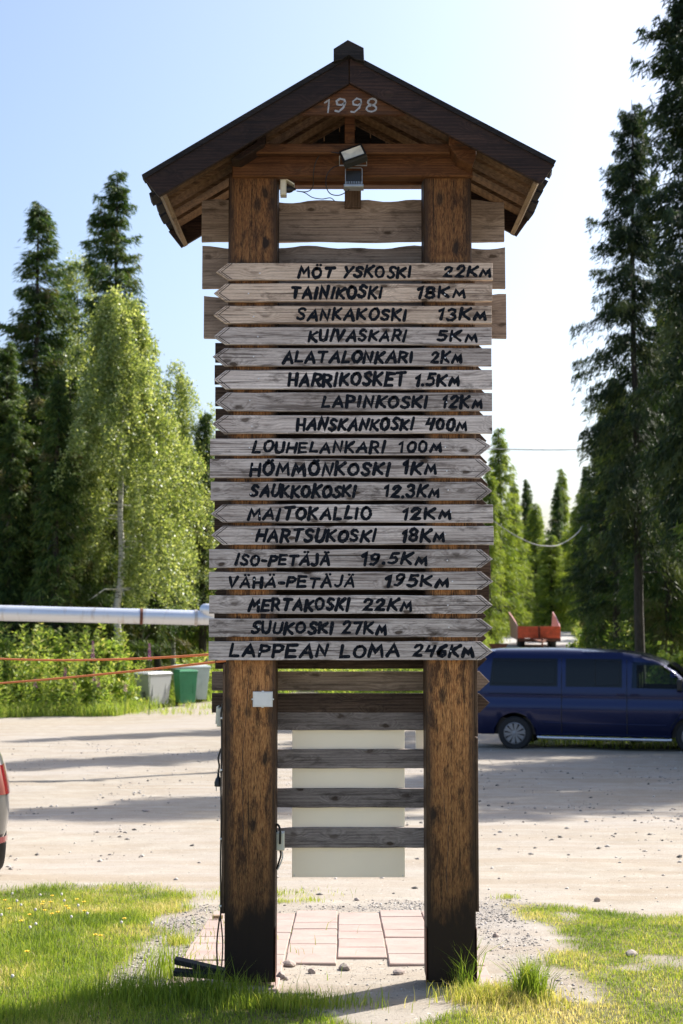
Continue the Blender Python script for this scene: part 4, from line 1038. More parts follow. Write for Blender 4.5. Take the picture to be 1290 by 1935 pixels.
tree_px('mid_b', 'spruce_tree', 300, 830, 50, 'ragged spruce with dead twigs right of the birch trunk', rz=2)
tree_px('tall_a', 'spruce_tree', 8, 640, 47, 'dense dark spruce filling the left picture edge', rz=4.4, sxy=1.0)
tree_px('tall_a', 'spruce_tree', 128, 690, 48, 'dense dark spruce between the two tall left spruces', rz=3.1, sxy=.95)
tree_px('young', 'spruce_tree', 944, 806, 85, 'slender bright spruce left of the road', rz=1)
tree_px('young', 'spruce_tree', 925, 880, 76, 'bright green spruce touching the arrow tips', rz=2)
tree_px('young', 'spruce_tree', 972, 905, 88, 'bright spruce left of the trailer road', rz=3)
tree_px('young', 'spruce_tree', 1098, 930, 92, 'bright pointed spruce just left of the utility pole', rz=2, sxy=1.25)
tree_px('young', 'spruce_tree', 1012, 950, 98, 'short bright spruce behind the left side of the trailer', rz=4, sxy=1.35)
tree_px('young', 'spruce_tree', 1040, 1010, 94, 'lowest bright spruce directly behind the trailer', rz=5, sxy=1.5)
tree_px('young', 'spruce_tree', 1075, 1000, 96, 'low bright spruce behind the right side of the trailer', rz=3, sxy=1.4)
tree_px('mid_a', 'spruce_tree', 1055, 915, 112, 'single pointed spruce at the end of the road', rz=1)
tree_px('mid_a', 'spruce_tree', 1137, 785, 64, 'dark spruce behind the grey utility pole', rz=1)
G1 = 'spruces of the forest behind the yard'
far = [(995, 905, 105), (1020, 965, 118), (1085, 960, 105), (1108, 880, 86), (1165, 700, 58), (1225, 640, 56), (1285, 600, 52), (1150, 860, 75), (1190, 820, 66), (1245, 800, 68), (1290, 760, 60), (1320, 700, 64),
       (45, 720, 62), (90, 640, 66), (170, 690, 60), (250, 700, 64), (290, 760, 58), (345, 790, 62), (-40, 560, 50), (-20, 700, 58), (420, 830, 60), (455, 860, 64), (140, 840, 50), (200, 860, 56), (265, 900, 54), (370, 900, 58), (1128, 960, 70), (1215, 900, 50), (1275, 930, 52)]
for i, (px, py, Yv) in enumerate(far):
    tree_px(['mid_a', 'mid_b', 'young'][(i*5) % 3] if px < 1000 else ['mid_b', 'mid_a'][i % 2], 'spruce_tree', px, py, Yv, 'dark green spruce within the forest behind the yard', G1)
for i in range(70):
    px = random.uniform(-250, 1600); Yv = random.uniform(66, 130)
    if 890 < px < 1130: Yv = random.uniform(118, 140)
    x = ax_(px, Yv)
    if abs(x-roadc(Yv)) < 4 and Yv < 118: continue
    top = random.uniform(880, 1000) if 380 < px < 1200 else random.uniform(760, 950)
    tree_px(['mid_a', 'mid_b', 'young'][i % 3], 'spruce_tree', px, top, Yv, 'dark green spruce within the forest behind the yard', G1)
G2 = 'spruces right of the yard whose shade falls over it'
for i, (x, y, H, kk) in enumerate([(11.3, 27.4, 16.5, 'dark'), (13.5, 30.5, 16, 'tall_b'), (11.5, 33.5, 14, 'dark'), (16.2, 28.2, 16.5, 'tall_b'), (15, 36, 17, 'tall_a'), (19, 36, 18, 'dark'), (23, 34, 17, 'tall_a'), (12.5, 40, 16, 'tall_b'), (26, 33, 18, 'tall_b'), (9.8, 26.2, 16.5, 'tall_b'), (12.3, 26.9, 17.8, 'dark'), (12.6, 24.6, 14, 'dark')]):
    place('open' if (i % 3 or i == 0) and i != 9 else kk, 'spruce_tree', x, y, H, 'tall spruce beside the yard right of the van', group=G2, rz=i*1.1, sxy=1.2)

# undergrowth
def leafy(x, y, hgt, nleaf, spread, size, seed, vm=.55):
    g = np.random.default_rng(seed); n = len(x); m = nleaf
    X_ = np.repeat(x, m); Y_ = np.repeat(y, m); Hh = np.repeat(hgt, m); t = g.uniform(.08, 1, n*m)
    a = g.uniform(0, 6.283, n*m); r_ = g.uniform(.0, 1, n*m)*spread*(1.1-.7*t)
    lx, ly = np.repeat(g.normal(0, .12, n), m)*Hh*t, np.repeat(g.normal(0, .12, n), m)*Hh*t
    c = np.stack([X_+np.cos(a)*r_+lx, Y_+np.sin(a)*r_+ly, terr(X_, Y_)+Hh*t], 1)
    ax = unit(np.stack([np.cos(a), np.sin(a), g.uniform(-.2, 1.2, n*m)], 1)); b = unit(np.cross(ax, g.normal(0, 1, (n*m, 3))))
    P, Q_ = rhomb(c, ax, b, g.uniform(.7, 1.3, n*m)*size, g.uniform(.22, .42, n*m)*size)
    return P, Q_, np.repeat(np.clip(g.normal(vm, .2, n*m)+.15*(t-.5), 0, 1), 4)[:, None]
def scatter(n, xs, ys, seed, ok):
    g = np.random.default_rng(seed); x = g.uniform(*xs, n); y = g.uniform(*ys, n); k = ok(x, y); return x[k], y[k]
binz = lambda x, y: ~((x > -6.3) & (x < -3.6) & (y < 47.5))
ver = lambda x, y: (verge_mask(x, y) > .6) & binz(x, y)
arrs = []
x, y = scatter(1300, (-18, -5.6), (38.3, 46), 101, ver); g = np.random.default_rng(5)
hg = g.uniform(.5, 1.5, len(x))*(.75+.5*vnoise(x, y, .5, 3))*np.clip((y-37.4)/2.2, .35, 1.25); arrs.append(leafy(x, y, hg, 60, .22, .13, 1, .6))
x, y = scatter(260, (-18, -6.6), (40.5, 45), 102, ver); arrs.append(leafy(x, y, np.random.default_rng(6).uniform(1.5, 2.7, len(x)), 110, .4, .15, 2, .62))
x, y = scatter(700, (-5.6, 4.5), (47, 56), 103, ver); arrs.append(leafy(x, y, np.random.default_rng(7).uniform(.4, 1.6, len(x)), 50, .3, .16, 3, .65))
Vs = np.concatenate([a[0] for a in arrs]); off = 0; Qs = []
for a in arrs: Qs.append(a[1]+off); off += len(a[0])
tag(npmesh('undergrowth', Vs, np.concatenate(Qs), None, M['weed'], attr=np.concatenate([a[2] for a in arrs])), 'dense leafy weeds and saplings along the left forest edge', 'undergrowth', kind='stuff')
arrs = []
x, y = scatter(1500, (3, 24), (28.5, 90), 104, lambda x, y: (verge_mask(x, y) > .5) & (x > ax_(880, y)) & ~((x > ax_(925, y)) & (x < ax_(1085, y)) & (y < 74))); arrs.append(leafy(x, y, np.random.default_rng(8).uniform(.3, 1.0, len(x)), 40, .35, .17, 4, .66))
x, y = scatter(420, (5, 24), (46, 95), 105, lambda x, y: (verge_mask(x, y) > .5) & (np.abs(x-roadc(y)) > 3.3) & ~((x > ax_(905, y)) & (x < ax_(1120, y)) & (y < 76))); arrs.append(leafy(x, y, np.random.default_rng(9).uniform(1.2, 3.0, len(x)), 110, .7, .22, 5, .6))
Vs = np.concatenate([a[0] for a in arrs]); off = 0; Qs = []
for a in arrs: Qs.append(a[1]+off); off += len(a[0])
tag(npmesh('undergrowth', Vs, np.concatenate(Qs), None, M['weed'], attr=np.concatenate([a[2] for a in arrs])), 'leafy weeds under the trees along the trailer road', 'undergrowth', kind='stuff')
# verge grass, longer and coarser
def vergegrass(n, xs, ys, seed, ok, h0, h1, vm, wd=.018):
    x, y = scatter(n, xs, ys, seed, ok); m = len(x)
    return blades(x, y, rng.uniform(h0, h1, m), np.full(m, wd)*rng.uniform(.6, 1.2, m), rng.uniform(.2, .8, m), np.clip(rng.normal(vm, .18, m), 0, 1))
A = [vergegrass(26000, (-16, -5), (37.6, 42), 201, lambda x, y: (verge_mask(x, y) > .25), .12, .5, .62), vergegrass(22000, (-7, 6), (39, 56), 202, lambda x, y: verge_mask(x, y) > .3, .15, .5, .6, .03),
     vergegrass(40000, (2, 22), (27.5, 60), 203, lambda x, y: (verge_mask(x, y) > .3), .12, .5, .6, .02), vergegrass(26000, (4, 26), (60, 100), 204, lambda x, y: verge_mask(x, y) > .4, .3, .8, .6, .05),
     vergegrass(900, (-6.2, -3.4), (40, 45), 205, lambda x, y: vnoise(x, y, 1.5, 77) > .5, .1, .3, .7)]
grass_obj('verge_grass', 'long grass along the edges of yard and road', A, M['weed'])
# bushes and fireweed one can tell apart
def bush(px, Yv, H, n, sp, label, mat='weed', size=.13, seed=1):
    x = ax_(px, Yv); e = thing('willow_bush', label, 'bush', (x, Yv, T(x, Yv))); g = np.random.default_rng(seed)
    P, Q_, A_ = birch_mesh(seed, H, sp, .15, n, size, 0, .45); npmesh('crown', P, Q_, None, M[mat], e, attr=A_)
    mb = MB()
    for k in range(7): a = k*.9; mb.tube([(0.04*math.cos(a), .04*math.sin(a), -.05), (sp*.35*math.cos(a), sp*.35*math.sin(a), H*.5), (sp*.6*math.cos(a), sp*.6*math.sin(a), H*.9)], [.016, .01, .004], 5)
    mb.obj('stem', M['twig'], e)
bush(205, 41.5, 1.9, 5200, .62, 'dense dark willow bush left of the grey bin', seed=51)
bush(110, 42.5, 2.3, 4200, .6, 'upright willow bush below the left part of the pipe', seed=52)
bush(30, 42, 2.0, 4600, .7, 'willow bush at the left picture edge', seed=53)
bush(1135, 66, 2.6, 5200, 1.1, 'light green bush behind the utility pole', seed=55, size=.2)
bush(1265, 36, 1.9, 3800, .7, 'sunlit leafy bush right of the dark trunk', seed=56, size=.14)
fw = None
for i, (px, py) in enumerate([(123, 1272), (178, 1277), (186, 1290), (175, 1228), (236, 1300), (66, 1290), (282, 1232), (140, 1296)]):
    Yv = 40.2; x, z = PX(px, py, Yv); b = T(x, Yv)
    if fw is None:
        fw = thing('fireweed', 'pink flowering fireweed stalk in the left undergrowth', 'flower', (x, Yv, b), group='pink fireweed in the left undergrowth')
        MB().tube([(0, 0, 0), (.02, 0, .7), (0, 0, 1.3)], [.012, .009, .004], 5).obj('stem', M['stem'], fw)
        mb = MB(); rr = random.Random(4)
        for k in range(26):
            a = k*2.4; zz_ = 1.0+k*.012; r_ = .035*(1-k/34)+.01; c_ = Vector((r_*math.cos(a), r_*math.sin(a), zz_)); mb.lathe([(.003, -.014), (.015*(1-k/40), 0), (.003, .014)], 5, 'Z', c_)
        mb.obj('flower_spike', M['flower_p'], fw); o = fw
    else: o = copy_thing(fw)
    o.location = (x, Yv, b); o.scale = (1, 1, max(.5, (z-b)/1.15))

# ------------------------------------------------------------------ pipe, ropes, bins
YP_ = 22.0
pA = t3(-90, 1156, YP_); pB = t3(398, 1168, YP_+.6)
pp = thing('steel_pipe', 'long galvanised pipe crossing above the left undergrowth', 'pipe', (pA+pB)/2)
c_ = (pA+pB)/2; rA = .120
MB().tube([pA-c_, pA.lerp(pB, .38)-c_, pA.lerp(pB, .725)-c_], [rA*1.03, rA, rA], 28).obj('pipe_section', M['pipe'], pp, smooth=True)
MB().tube([pA.lerp(pB, .727)-c_, pA.lerp(pB, .94)-c_], [rA*.985, rA*.985], 28).obj('pipe_section', M['pipe'], pp, smooth=True)
MB().tube([pA.lerp(pB, .942)-c_, pB-c_+Vector((.25, 0, 0))], [rA*.95, rA*.90], 28).obj('pipe_section', M['pipe'], pp, smooth=True)
for f_ in (.726, .941): MB().tube([pA.lerp(pB, f_-.006)-c_, pA.lerp(pB, f_+.006)-c_], [rA*1.07]*2, 28).obj('joint_band', M['rust'] if f_ < .8 else M['zinc'], pp)
MB().tube(bez([t3(383, 1153, 22.6)-c_, t3(400, 1154, 22.5)-c_, t3(430, 1168, 22.6)-c_], 6), [.07, .09, .1]+[.1]*10, 16).obj('elbow', M['pipe'], pp, smooth=True)
px_ = PX(465, 1300, 22.7)[0]
MB().box(px_-.07-c_.x, px_+.07-c_.x, .55, .69, T(px_, 22.7)-c_.z-.1, pB.z-c_.z+.1, .01).obj('support_post', M['bark'], pp)
x_ = pA.x+.2; MB().box(x_-.07-c_.x, x_+.07-c_.x, -.37, -.23, T(x_, 21.7)-c_.z-.1, -.13, .01).obj('support_post', M['bark'], pp)
MB().tube([t3(420, 1167, 22.6)-c_, t3(470, 1168, 22.6)-c_], rA*.95, 20).obj('pipe_section', M['pipe'], pp, smooth=True)
# stake outside the frame that carries the rope ends
xs, _ = PX(-120, 1300, 9.0)
st_ = thing('rope_stake', 'wooden stake left of the frame holding the orange ropes', 'stake', (xs, 9.0, T(xs, 9.0)))
MB().tube([(0, 0, -.1), (0, 0, 1.42)], .035, 10).obj('pole', M['bark'], st_)
for k, (ya, ymid, yb) in enumerate(((1235, 1245, 1236), (1299, 1272, 1250))):
    a = Vector((xs, 9.0, PX(-120, ya + (0 if k else 1), 9.0)[1])); b = Vector((LX0+.0, 6.36, PX(422, yb-2, 6.36)[1])); pts = []
    for i in range(25):
        t = i/24; p = a.lerp(b, t); p.z -= (.035 if k == 0 else .012)*4*t*(1-t); pts.append(p)
    tag(MB().tube(pts, .0055, 8).obj('orange_rope', M['rope'], smooth=True), 'upper orange rope running left from the tower' if k == 0 else 'lower orange rope sloping down left from the tower', 'rope')
def binobj(px, Yv, w_, d_, h, rz, mat, label, lidmat=None, wheels=True, stain=False):
    x = ax_(px, Yv); e = thing('waste_bin', label, 'bin', (x, Yv, T(x, Yv)), rz)
    k = .82; z0 = .10 if wheels else .02; vs = []
    for (f, z) in ((k, z0), (1, h*.90), (1.05, h*.905), (1.05, h*.93)):
        for a, b in ((-1, -1), (1, -1), (1, 1), (-1, 1)): vs.append((a*w_/2*f, b*d_/2*f, z))
    fs = [(3, 2, 1, 0)] + [(r*4+i, r*4+(i+1) % 4, (r+1)*4+(i+1) % 4, (r+1)*4+i) for r in range(3) for i in range(4)] + [(12, 13, 14, 15)]
    MB().add(vs, fs).obj('body', mat, e, bevel=.015)
    vs = []
    for (f, z) in ((1.08, h*.935), (1.08, h*.95), (.9, h)):
        for a, b in ((-1, -1), (1, -1), (1, 1), (-1, 1)): vs.append((a*w_/2*f, b*d_/2*f, z))
    fs = [(3, 2, 1, 0)] + [(r*4+i, r*4+(i+1) % 4, (r+1)*4+(i+1) % 4, (r+1)*4+i) for r in range(2) for i in range(4)] + [(8, 9, 10, 11)]
    MB().add(vs, fs).obj('lid', lidmat or mat, e, bevel=.01)
    MB().tube([(-w_*.4, d_/2*1.05, h*.88), (-w_*.4, d_/2*1.05+.06, h*.9), (w_*.4, d_/2*1.05+.06, h*.9), (w_*.4, d_/2*1.05, h*.88)], .014, 6).obj('handle', mat, e)
    if wheels:
        for sx_ in (-1, 1): MB().lathe([(.02, -.025), (.1, -.022), (.1, .022), (.02, .025)], 14, 'X', (sx_*w_*.36, d_*.36, .1)).obj('wheel', M['tyre'], e)
    for u in (-.28, .28): MB().box(w_*u-.012, w_*u+.012, -d_/2*.955, -d_/2*.87, h*.35, h*.8).obj('rib', mat, e)
    if stain:
        me_ = MB(); rr = random.Random(2)
    return e
# grey bin with its shaded end painted darker, raggedly towards the bottom
s = NT('shade_toned_bin_plastic'); v = s.coord(); n = s.noise(v, 2.6, 5, .7); sx_n = s.n('SeparateXYZ'); s.l(v, sx_n.inputs[0])
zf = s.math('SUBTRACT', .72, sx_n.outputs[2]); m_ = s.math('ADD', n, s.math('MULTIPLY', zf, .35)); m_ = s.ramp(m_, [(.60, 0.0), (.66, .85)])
only = s.math('LESS_THAN', sx_n.outputs[0], -.30); M['bshade'] = s.set(s.mix(s.math('MULTIPLY', m_, only), (.45, .46, .45), (.05, .045, .04)), .55)
binobj(291, 44.5, 1.0, .62, 1.10, R(52), M['bshade'], 'large grey wheeled bin with shade painted dark on its side', M['bgrey'])
binobj(352, 45.3, .60, .58, 1.14, R(25), M['bgreen'], 'green wheeled bin between the two grey ones')
binobj(362, 47.2, 1.15, .75, 1.22, R(14), M['bpale'], 'pale grey wheeled bin behind the green one')

# ------------------------------------------------------------------ vehicles
def wheel(parent, x, y, z, r, wd, side, spokes=10, name='wheel', cover='rim'):
    e = MB().lathe([(r*.62, -wd/2), (r*.9, -wd/2), (r*.985, -wd*.36), (r, -wd*.2), (r, wd*.2), (r*.985, wd*.36), (r*.9, wd/2), (r*.62, wd/2)], 36, 'Y', (x, y, z)).obj(name, M['tyre'], parent, smooth=True)
    f = side*(wd/2+.004)
    MB().lathe([(r*.64, y+f-side*.03), (r*.64, y+f), (r*.60, y+f+side*.006), (r*.60, y+f-side*.02)], 36, 'Y', (x, 0, z)).obj('rim', M[cover], e, smooth=True)
    mb = MB()
    for k in range(spokes):
        a = 2*math.pi*k/spokes+.15; d = Vector((math.cos(a), 0, math.sin(a))); n_ = Vector((-d.z, 0, d.x)); c = Vector((x, y+f-side*.004, z))
        p = [c+d*r*.10+n_*r*.035, c+d*r*.58+n_*r*.12, c+d*r*.58-n_*r*.12, c+d*r*.10-n_*r*.035]; p2 = [q_+Vector((0, side*.014, 0)) for q_ in p]
        mb.add(p+p2, [(0, 1, 2, 3), (7, 6, 5, 4), (0, 4, 5, 1), (1, 5, 6, 2), (2, 6, 7, 3), (3, 7, 4, 0)])
    mb.lathe([(r*.02, y+f+side*.02), (r*.13, y+f+side*.014), (r*.15, y+f-side*.01)], 16, 'Y', (x, 0, z)); mb.obj('wheel_cover', M[cover], e)
    MB().lathe([(r*.05, y+f-side*.002), (r*.60, y+f-side*.0018)], 24, 'Y', (x, 0, z)).obj('brake_disc', M['bplastic'], e)
    return e
def sidebody(L, hwf, topf, wheels, Rw, zsill, rows, nx_=110, tail=lambda x, z: x, zc=.33, hole=None):
    """returns verts, quads for a car shell (both sides and roof); rows = (fraction of half width, z, offset below top)"""
    xs = np.linspace(0, L, nx_); nr = len(rows); Vt = []
    def zl(x):
        z = zsill(x)
        for xc in wheels:
            if abs(x-xc) < Rw: z = max(z, zc+math.sqrt(Rw**2-(x-xc)**2))
        return z
    for x in xs:
        zb = zl(x); zt = topf(x); hw = hwf(x); zs = []
        for i, (f, z, k) in enumerate(rows):
            zz_ = zb if i == 0 else min(z, zt-k); zz_ = max(zz_, (zs[-1]+.004) if zs else zz_); zs.append(zz_)
        half = [(tail(x, z), f*hw, z) for (f, _, _), z in zip(rows, zs)]
        Vt.append(half + [(a, -b, c) for a, b, c in half[-2::-1]])
    n_ = len(Vt[0]); V_ = np.array(Vt).reshape(-1, 3); Q_ = []
    for i in range(nx_-1):
        for j in range(n_-1):
            q4 = (i*n_+j, i*n_+j+1, (i+1)*n_+j+1, (i+1)*n_+j); c = V_[list(q4)].mean(0)
            if hole and hole(c[0], c[1], c[2]): continue
            Q_.append(q4)
    return V_, Q_, n_, nx_
def shell(mbname, V_, Q_, n_, nx_, mat, parent):
    mb = MB(); mb.add([tuple(v) for v in V_], Q_ + [tuple(range(n_)), tuple(range((nx_-1)*n_, nx_*n_))])
    o = mb.obj(mbname, mat, parent, smooth=True); return o
# ---- blue van, nose to the right
vx, vy = ax_(970, 28.2)+.24, 28.2+.8
van = thing('blue_van', 'dark blue passenger van with tinted windows parked beside the yard', 'van', (vx, vy, 0), R(-16))
VT = lambda x: float(np.interp(x, [0, .06, .2, .6, 1.8, 3.0, 3.45, 3.8, 4.1, 4.34, 4.6, 4.95, 5.2, 5.29], [1.62, 1.86, 1.94, 1.975, 1.985, 1.95, 1.89, 1.78, 1.58, 1.37, 1.17, 1.06, .9, .70]))
VH = lambda x: .95*float(np.interp(x, [0, .08, .35, 4.3, 4.9, 5.15, 5.29], [.90, .965, 1, 1, .95, .86, .70]))
VR = [(.95, .3, 9), (.985, .42, .5), (1.0, .62, .38), (1.0, .80, .30), (.992, .93, .24), (.965, 1.0, .20), (.968, 1.05, .17), (.962, 1.14, .15), (.95, 1.24, .14), (.92, 1.45, .12), (.885, 1.68, .10), (.85, 1.82, .075), (.77, 1.92, .035), (.62, 2.1, .014), (.3, 2.2, .003), (0, 2.3, 0)]
VX0 = .99
tail = lambda x, z: x - VX0 + (.16*max(0, z-.95)/1.0*max(0, 1-x/.7) if x < .7 else 0)
hole = lambda x, y_, z: (2.34 < x < 3.22-(z-1.25)*.95 and 1.28 < z < 1.68 and abs(y_) > .7)
V_, Q_, n_, nx_ = sidebody(5.29, VH, VT, (.99, 4.39), .395, lambda x: .30, VR, tail=tail, hole=hole)
VZ = -0.0
van.location.z = CH - (1416-HZ)/F*28.2*1.0 ; van.location.z = T(vx, vy)
shell('body', V_, Q_, n_, nx_, M['vanpaint'], van)
def vy_at(x, z):  # half width at height z
    hs = [r[0] for r in VR[1:12]]; zs = [r[1] for r in VR[1:12]]; return VH(x+VX0)*float(np.interp(z, zs, hs))
def glasspane(name, corners, mat, parent, side=-1, off=.006, nu=8, nv=5):
    """corners (x,z) bl, br, tr, tl in van coordinates"""
    mb = MB(); vs = []
    for j in range(nv+1):
        for i in range(nu+1):
            u, v = i/nu, j/nv; bl, br, tr, tl = [Vector(c) for c in corners]; p = bl.lerp(br, u).lerp(tl.lerp(tr, u), v); vs.append((p.x, side*(vy_at(p.x, p.y)+off), p.y))
    fs = [(j*(nu+1)+i, j*(nu+1)+i+1, (j+1)*(nu+1)+i+1, (j+1)*(nu+1)+i) for j in range(nv) for i in range(nu)]
    return mb.add(vs, fs).obj(name, mat, parent, smooth=True)
for sd in (-1, 1):
    for nm, cs in (('side_window', [(-.50, 1.25), (.84, 1.25), (.84, 1.79), (-.44, 1.79)]), ('side_window', [(1.0, 1.25), (2.08, 1.25), (2.08, 1.79), (1.0, 1.79)])):
        w_ = glasspane(nm, cs, M['glass'], van, sd)
        a, b, c, d = cs; mb = MB()
        ins = [(a[0]+.05, a[1]+.05), (b[0]-.05, b[1]+.05), (c[0]-.05, c[1]-.05), (d[0]+.05, d[1]-.05)]
        if nm == 'side_window' and a[0] > 0: ins[0] = ((a[0]+b[0])/2+.03, a[1]+.03); ins[3] = ((a[0]+b[0])/2+.03, d[1]-.03)
        mb.tube([(p[0], sd*(vy_at(p[0], p[1])+.009), p[1]) for p in ins+[ins[0]]], .006, 4).obj('window_seal', M['bplastic'], w_)
    glasspane('front_window', [(2.26, 1.24), (3.30, 1.22), (2.74, 1.72), (2.28, 1.74)], M['cglass'], van, sd)
    # seams, waist and door furniture
    def seam(pts, r_=.008, m_='bplastic', nm='panel_gap'): MB().tube([(a, sd*(vy_at(a, z)+.0015), z) for a, z in pts], r_, 4).obj(nm, M[m_], van)
    seam([(.92, .36), (.92, .6), (.92, .85), (.92, 1.05), (.92, 1.4), (.92, 1.8)]); seam([(2.17, .36), (2.17, .6), (2.17, .85), (2.17, 1.05), (2.17, 1.4), (2.17, 1.78)]); seam([(2.98, .5), (3.2, .8), (3.34, 1.05), (3.34, 1.15)])
    seam([(-.5, 1.10), (.0, 1.10), (.90, 1.09)], .008, 'bplastic', 'door_rail')
    seam([(.55, .55), (1.2, .54), (1.76, .54), (2.9, .54)], .012, 'vanpaint', 'rub_strip')
    MB().tube([(.45, sd*.965, .27), (.6, sd*.985, .265), (2.9, sd*.985, .265), (3.0, sd*.965, .27)], .028, 12).obj('side_bar', M['chrome'], van, smooth=True)
    for a in (1.98, 2.24): MB().box(a, a+.16, sd*.965-.012, sd*.965+.018, 1.10, 1.135, .004).obj('door_handle', M['vanpaint'], van)
    MB().box(3.12, 3.22, sd*1.05-.1, sd*1.05+.09, 1.20, 1.42, .02).obj('side_mirror', M['bplastic'], van, bevel=.02)
    MB().box(-.985, -.93, sd*.78-.08, sd*.78+.08, 1.0, 1.5, .01).obj('tail_light', M['redlens'], van)
    MB().box(4.02, 4.24, sd*.62-.16, sd*.62+.16, .68, .84, .02).obj('headlight', M['cglass'], van)
    for xc in (0, 3.4): wheel(van, xc, sd*.84, .33, .33, .21, sd)
MB().box(-.9, 3.95, -.80, .80, .30, .62).obj('underbody', M['bplastic'], van)
ws = MB().add([(3.56, -.72, 1.22), (3.56, .72, 1.22), (2.92, .66, 1.72), (2.92, -.66, 1.72)], [(0, 1, 2, 3)]); ws.v = [(a+.04, b, c+.02) for a, b, c in ws.v]
ws.obj('windscreen', M['glass'], van)
MB().box(-1.0, -.955, -.70, .70, .38, .52, .02).obj('rear_bumper', M['bplastic'], van)
MB().box(4.22, 4.33, -.70, .70, .33, .55, .03).obj('front_bumper', M['vanpaint'], van)
for sd in (-.35, .35):
    MB().box(2.2, 2.38, sd-.23, sd+.23, .62, 1.5, .03).obj('seat', M['bplastic'], van)

# ---- grey car at the left edge, only its rear right corner in view
cw = gpos(2, 1652)
car = thing('grey_car', 'silver grey car at the left edge showing its rear corner', 'car', (0, 0, 0), R(90+21))
CT = lambda x: float(np.interp(x, [0, .05, .12, .25, .6, 1.2, 2.4, 3.0, 3.5, 4.2, 4.4, 4.45], [.86, 1.02, 1.12, 1.36, 1.50, 1.54, 1.50, 1.30, 1.02, .86, .7, .55]))
CHW = lambda x: .90*float(np.interp(x, [0, .03, .08, .16, .3, .5, 3.8, 4.25, 4.45], [.80, .87, .925, .955, .98, 1, 1, .92, .72]))
CR = [(.93, .3, 9), (.985, .40, .5), (1.0, .52, .42), (1.0, .66, .34), (.978, .76, .28), (.945, .88, .22), (.90, .97, .18), (.84, 1.15, .15), (.80, 1.32, .12), (.74, 1.42, .08), (.62, 1.5, .035), (.3, 1.6, .008), (0, 1.7, 0)]
V_, Q_, n_, nx_ = sidebody(4.45, CHW, CT, (.85, 3.5), .37, lambda x: .30, CR, nx_=140, tail=lambda x, z: x-.85 + .08*max(0, .62-z)*max(0, 1-x/.4)*-0 + (.10*max(0, .5-z) if x < .3 else 0), zc=.32)
shell('body', V_, Q_, n_, nx_, M['carpaint'], car)
def cy_at(x, z): return CHW(x)*float(np.interp(z, [r[1] for r in CR[1:]], [r[0] for r in CR[1:]]))
for sd in (-1, 1):
    for (xa, xb, za, zb, nm, mt) in ((.005, .30, .66, .86, 'tail_light', 'redlens'), (.006, .16, .335, .375, 'reflector', 'redlens'), (.9, 3.0, 1.0, 1.36, 'side_window', 'glass')):
        mb = MB(); vs = []; nu, nv = 8, 4
        for j in range(nv+1):
            for i in range(nu+1):
                x = xa+(xb-xa)*i/nu; z = za+(zb-za)*j/nv
                if nm == 'side_window' and x > 2.5: z = min(z, 1.36-(x-2.5)*.6)
                vs.append((x-.85, sd*(cy_at(x, z)+.006), z))
        mb.add(vs, [(j*(nu+1)+i, j*(nu+1)+i+1, (j+1)*(nu+1)+i+1, (j+1)*(nu+1)+i) for j in range(nv) for i in range(nu)])
        mb.obj(nm, M[mt], car, smooth=True)
        if nm != 'side_window':
            MB().box(xa-.85-.012, xa-.85-.004, sd*cy_at(.0, .7)-sd*.0, sd*(cy_at(0, .7)-.28), za, zb, .001).obj(nm, M[mt], car)
    for xc in (0, 2.65): wheel(car, xc, sd*.80, .32, .32, .205, sd)
    MB().box(1.75, 1.86, sd*.98-.08, sd*.98+.07, .98, 1.12, .02).obj('side_mirror', M['carpaint'], car)
rg = MB().add([(-.80, -.62, 1.02), (-.80, .62, 1.02), (-.62, .56, 1.36), (-.62, -.56, 1.36)], [(0, 1, 2, 3)]); rg.v = [(a-.012, b, c+.01) for a, b, c in rg.v]; rg.obj('rear_window', M['glass'], car)
MB().box(-.7, 3.4, -.74, .74, .24, .5).obj('underbody', M['bplastic'], car)
# put the rear right corner (x=-.8, y=-.86 local) at the edge of the frame
ang = R(90+21); lx, ly = -.74, -.845
cxw = (lx*math.cos(ang)-ly*math.sin(ang)); cyw = (lx*math.sin(ang)+ly*math.cos(ang))
Yc = 9.9; tx = ax_(22, Yc); car.location = (tx-cxw, Yc-cyw, T(tx, Yc+.6)-.0)

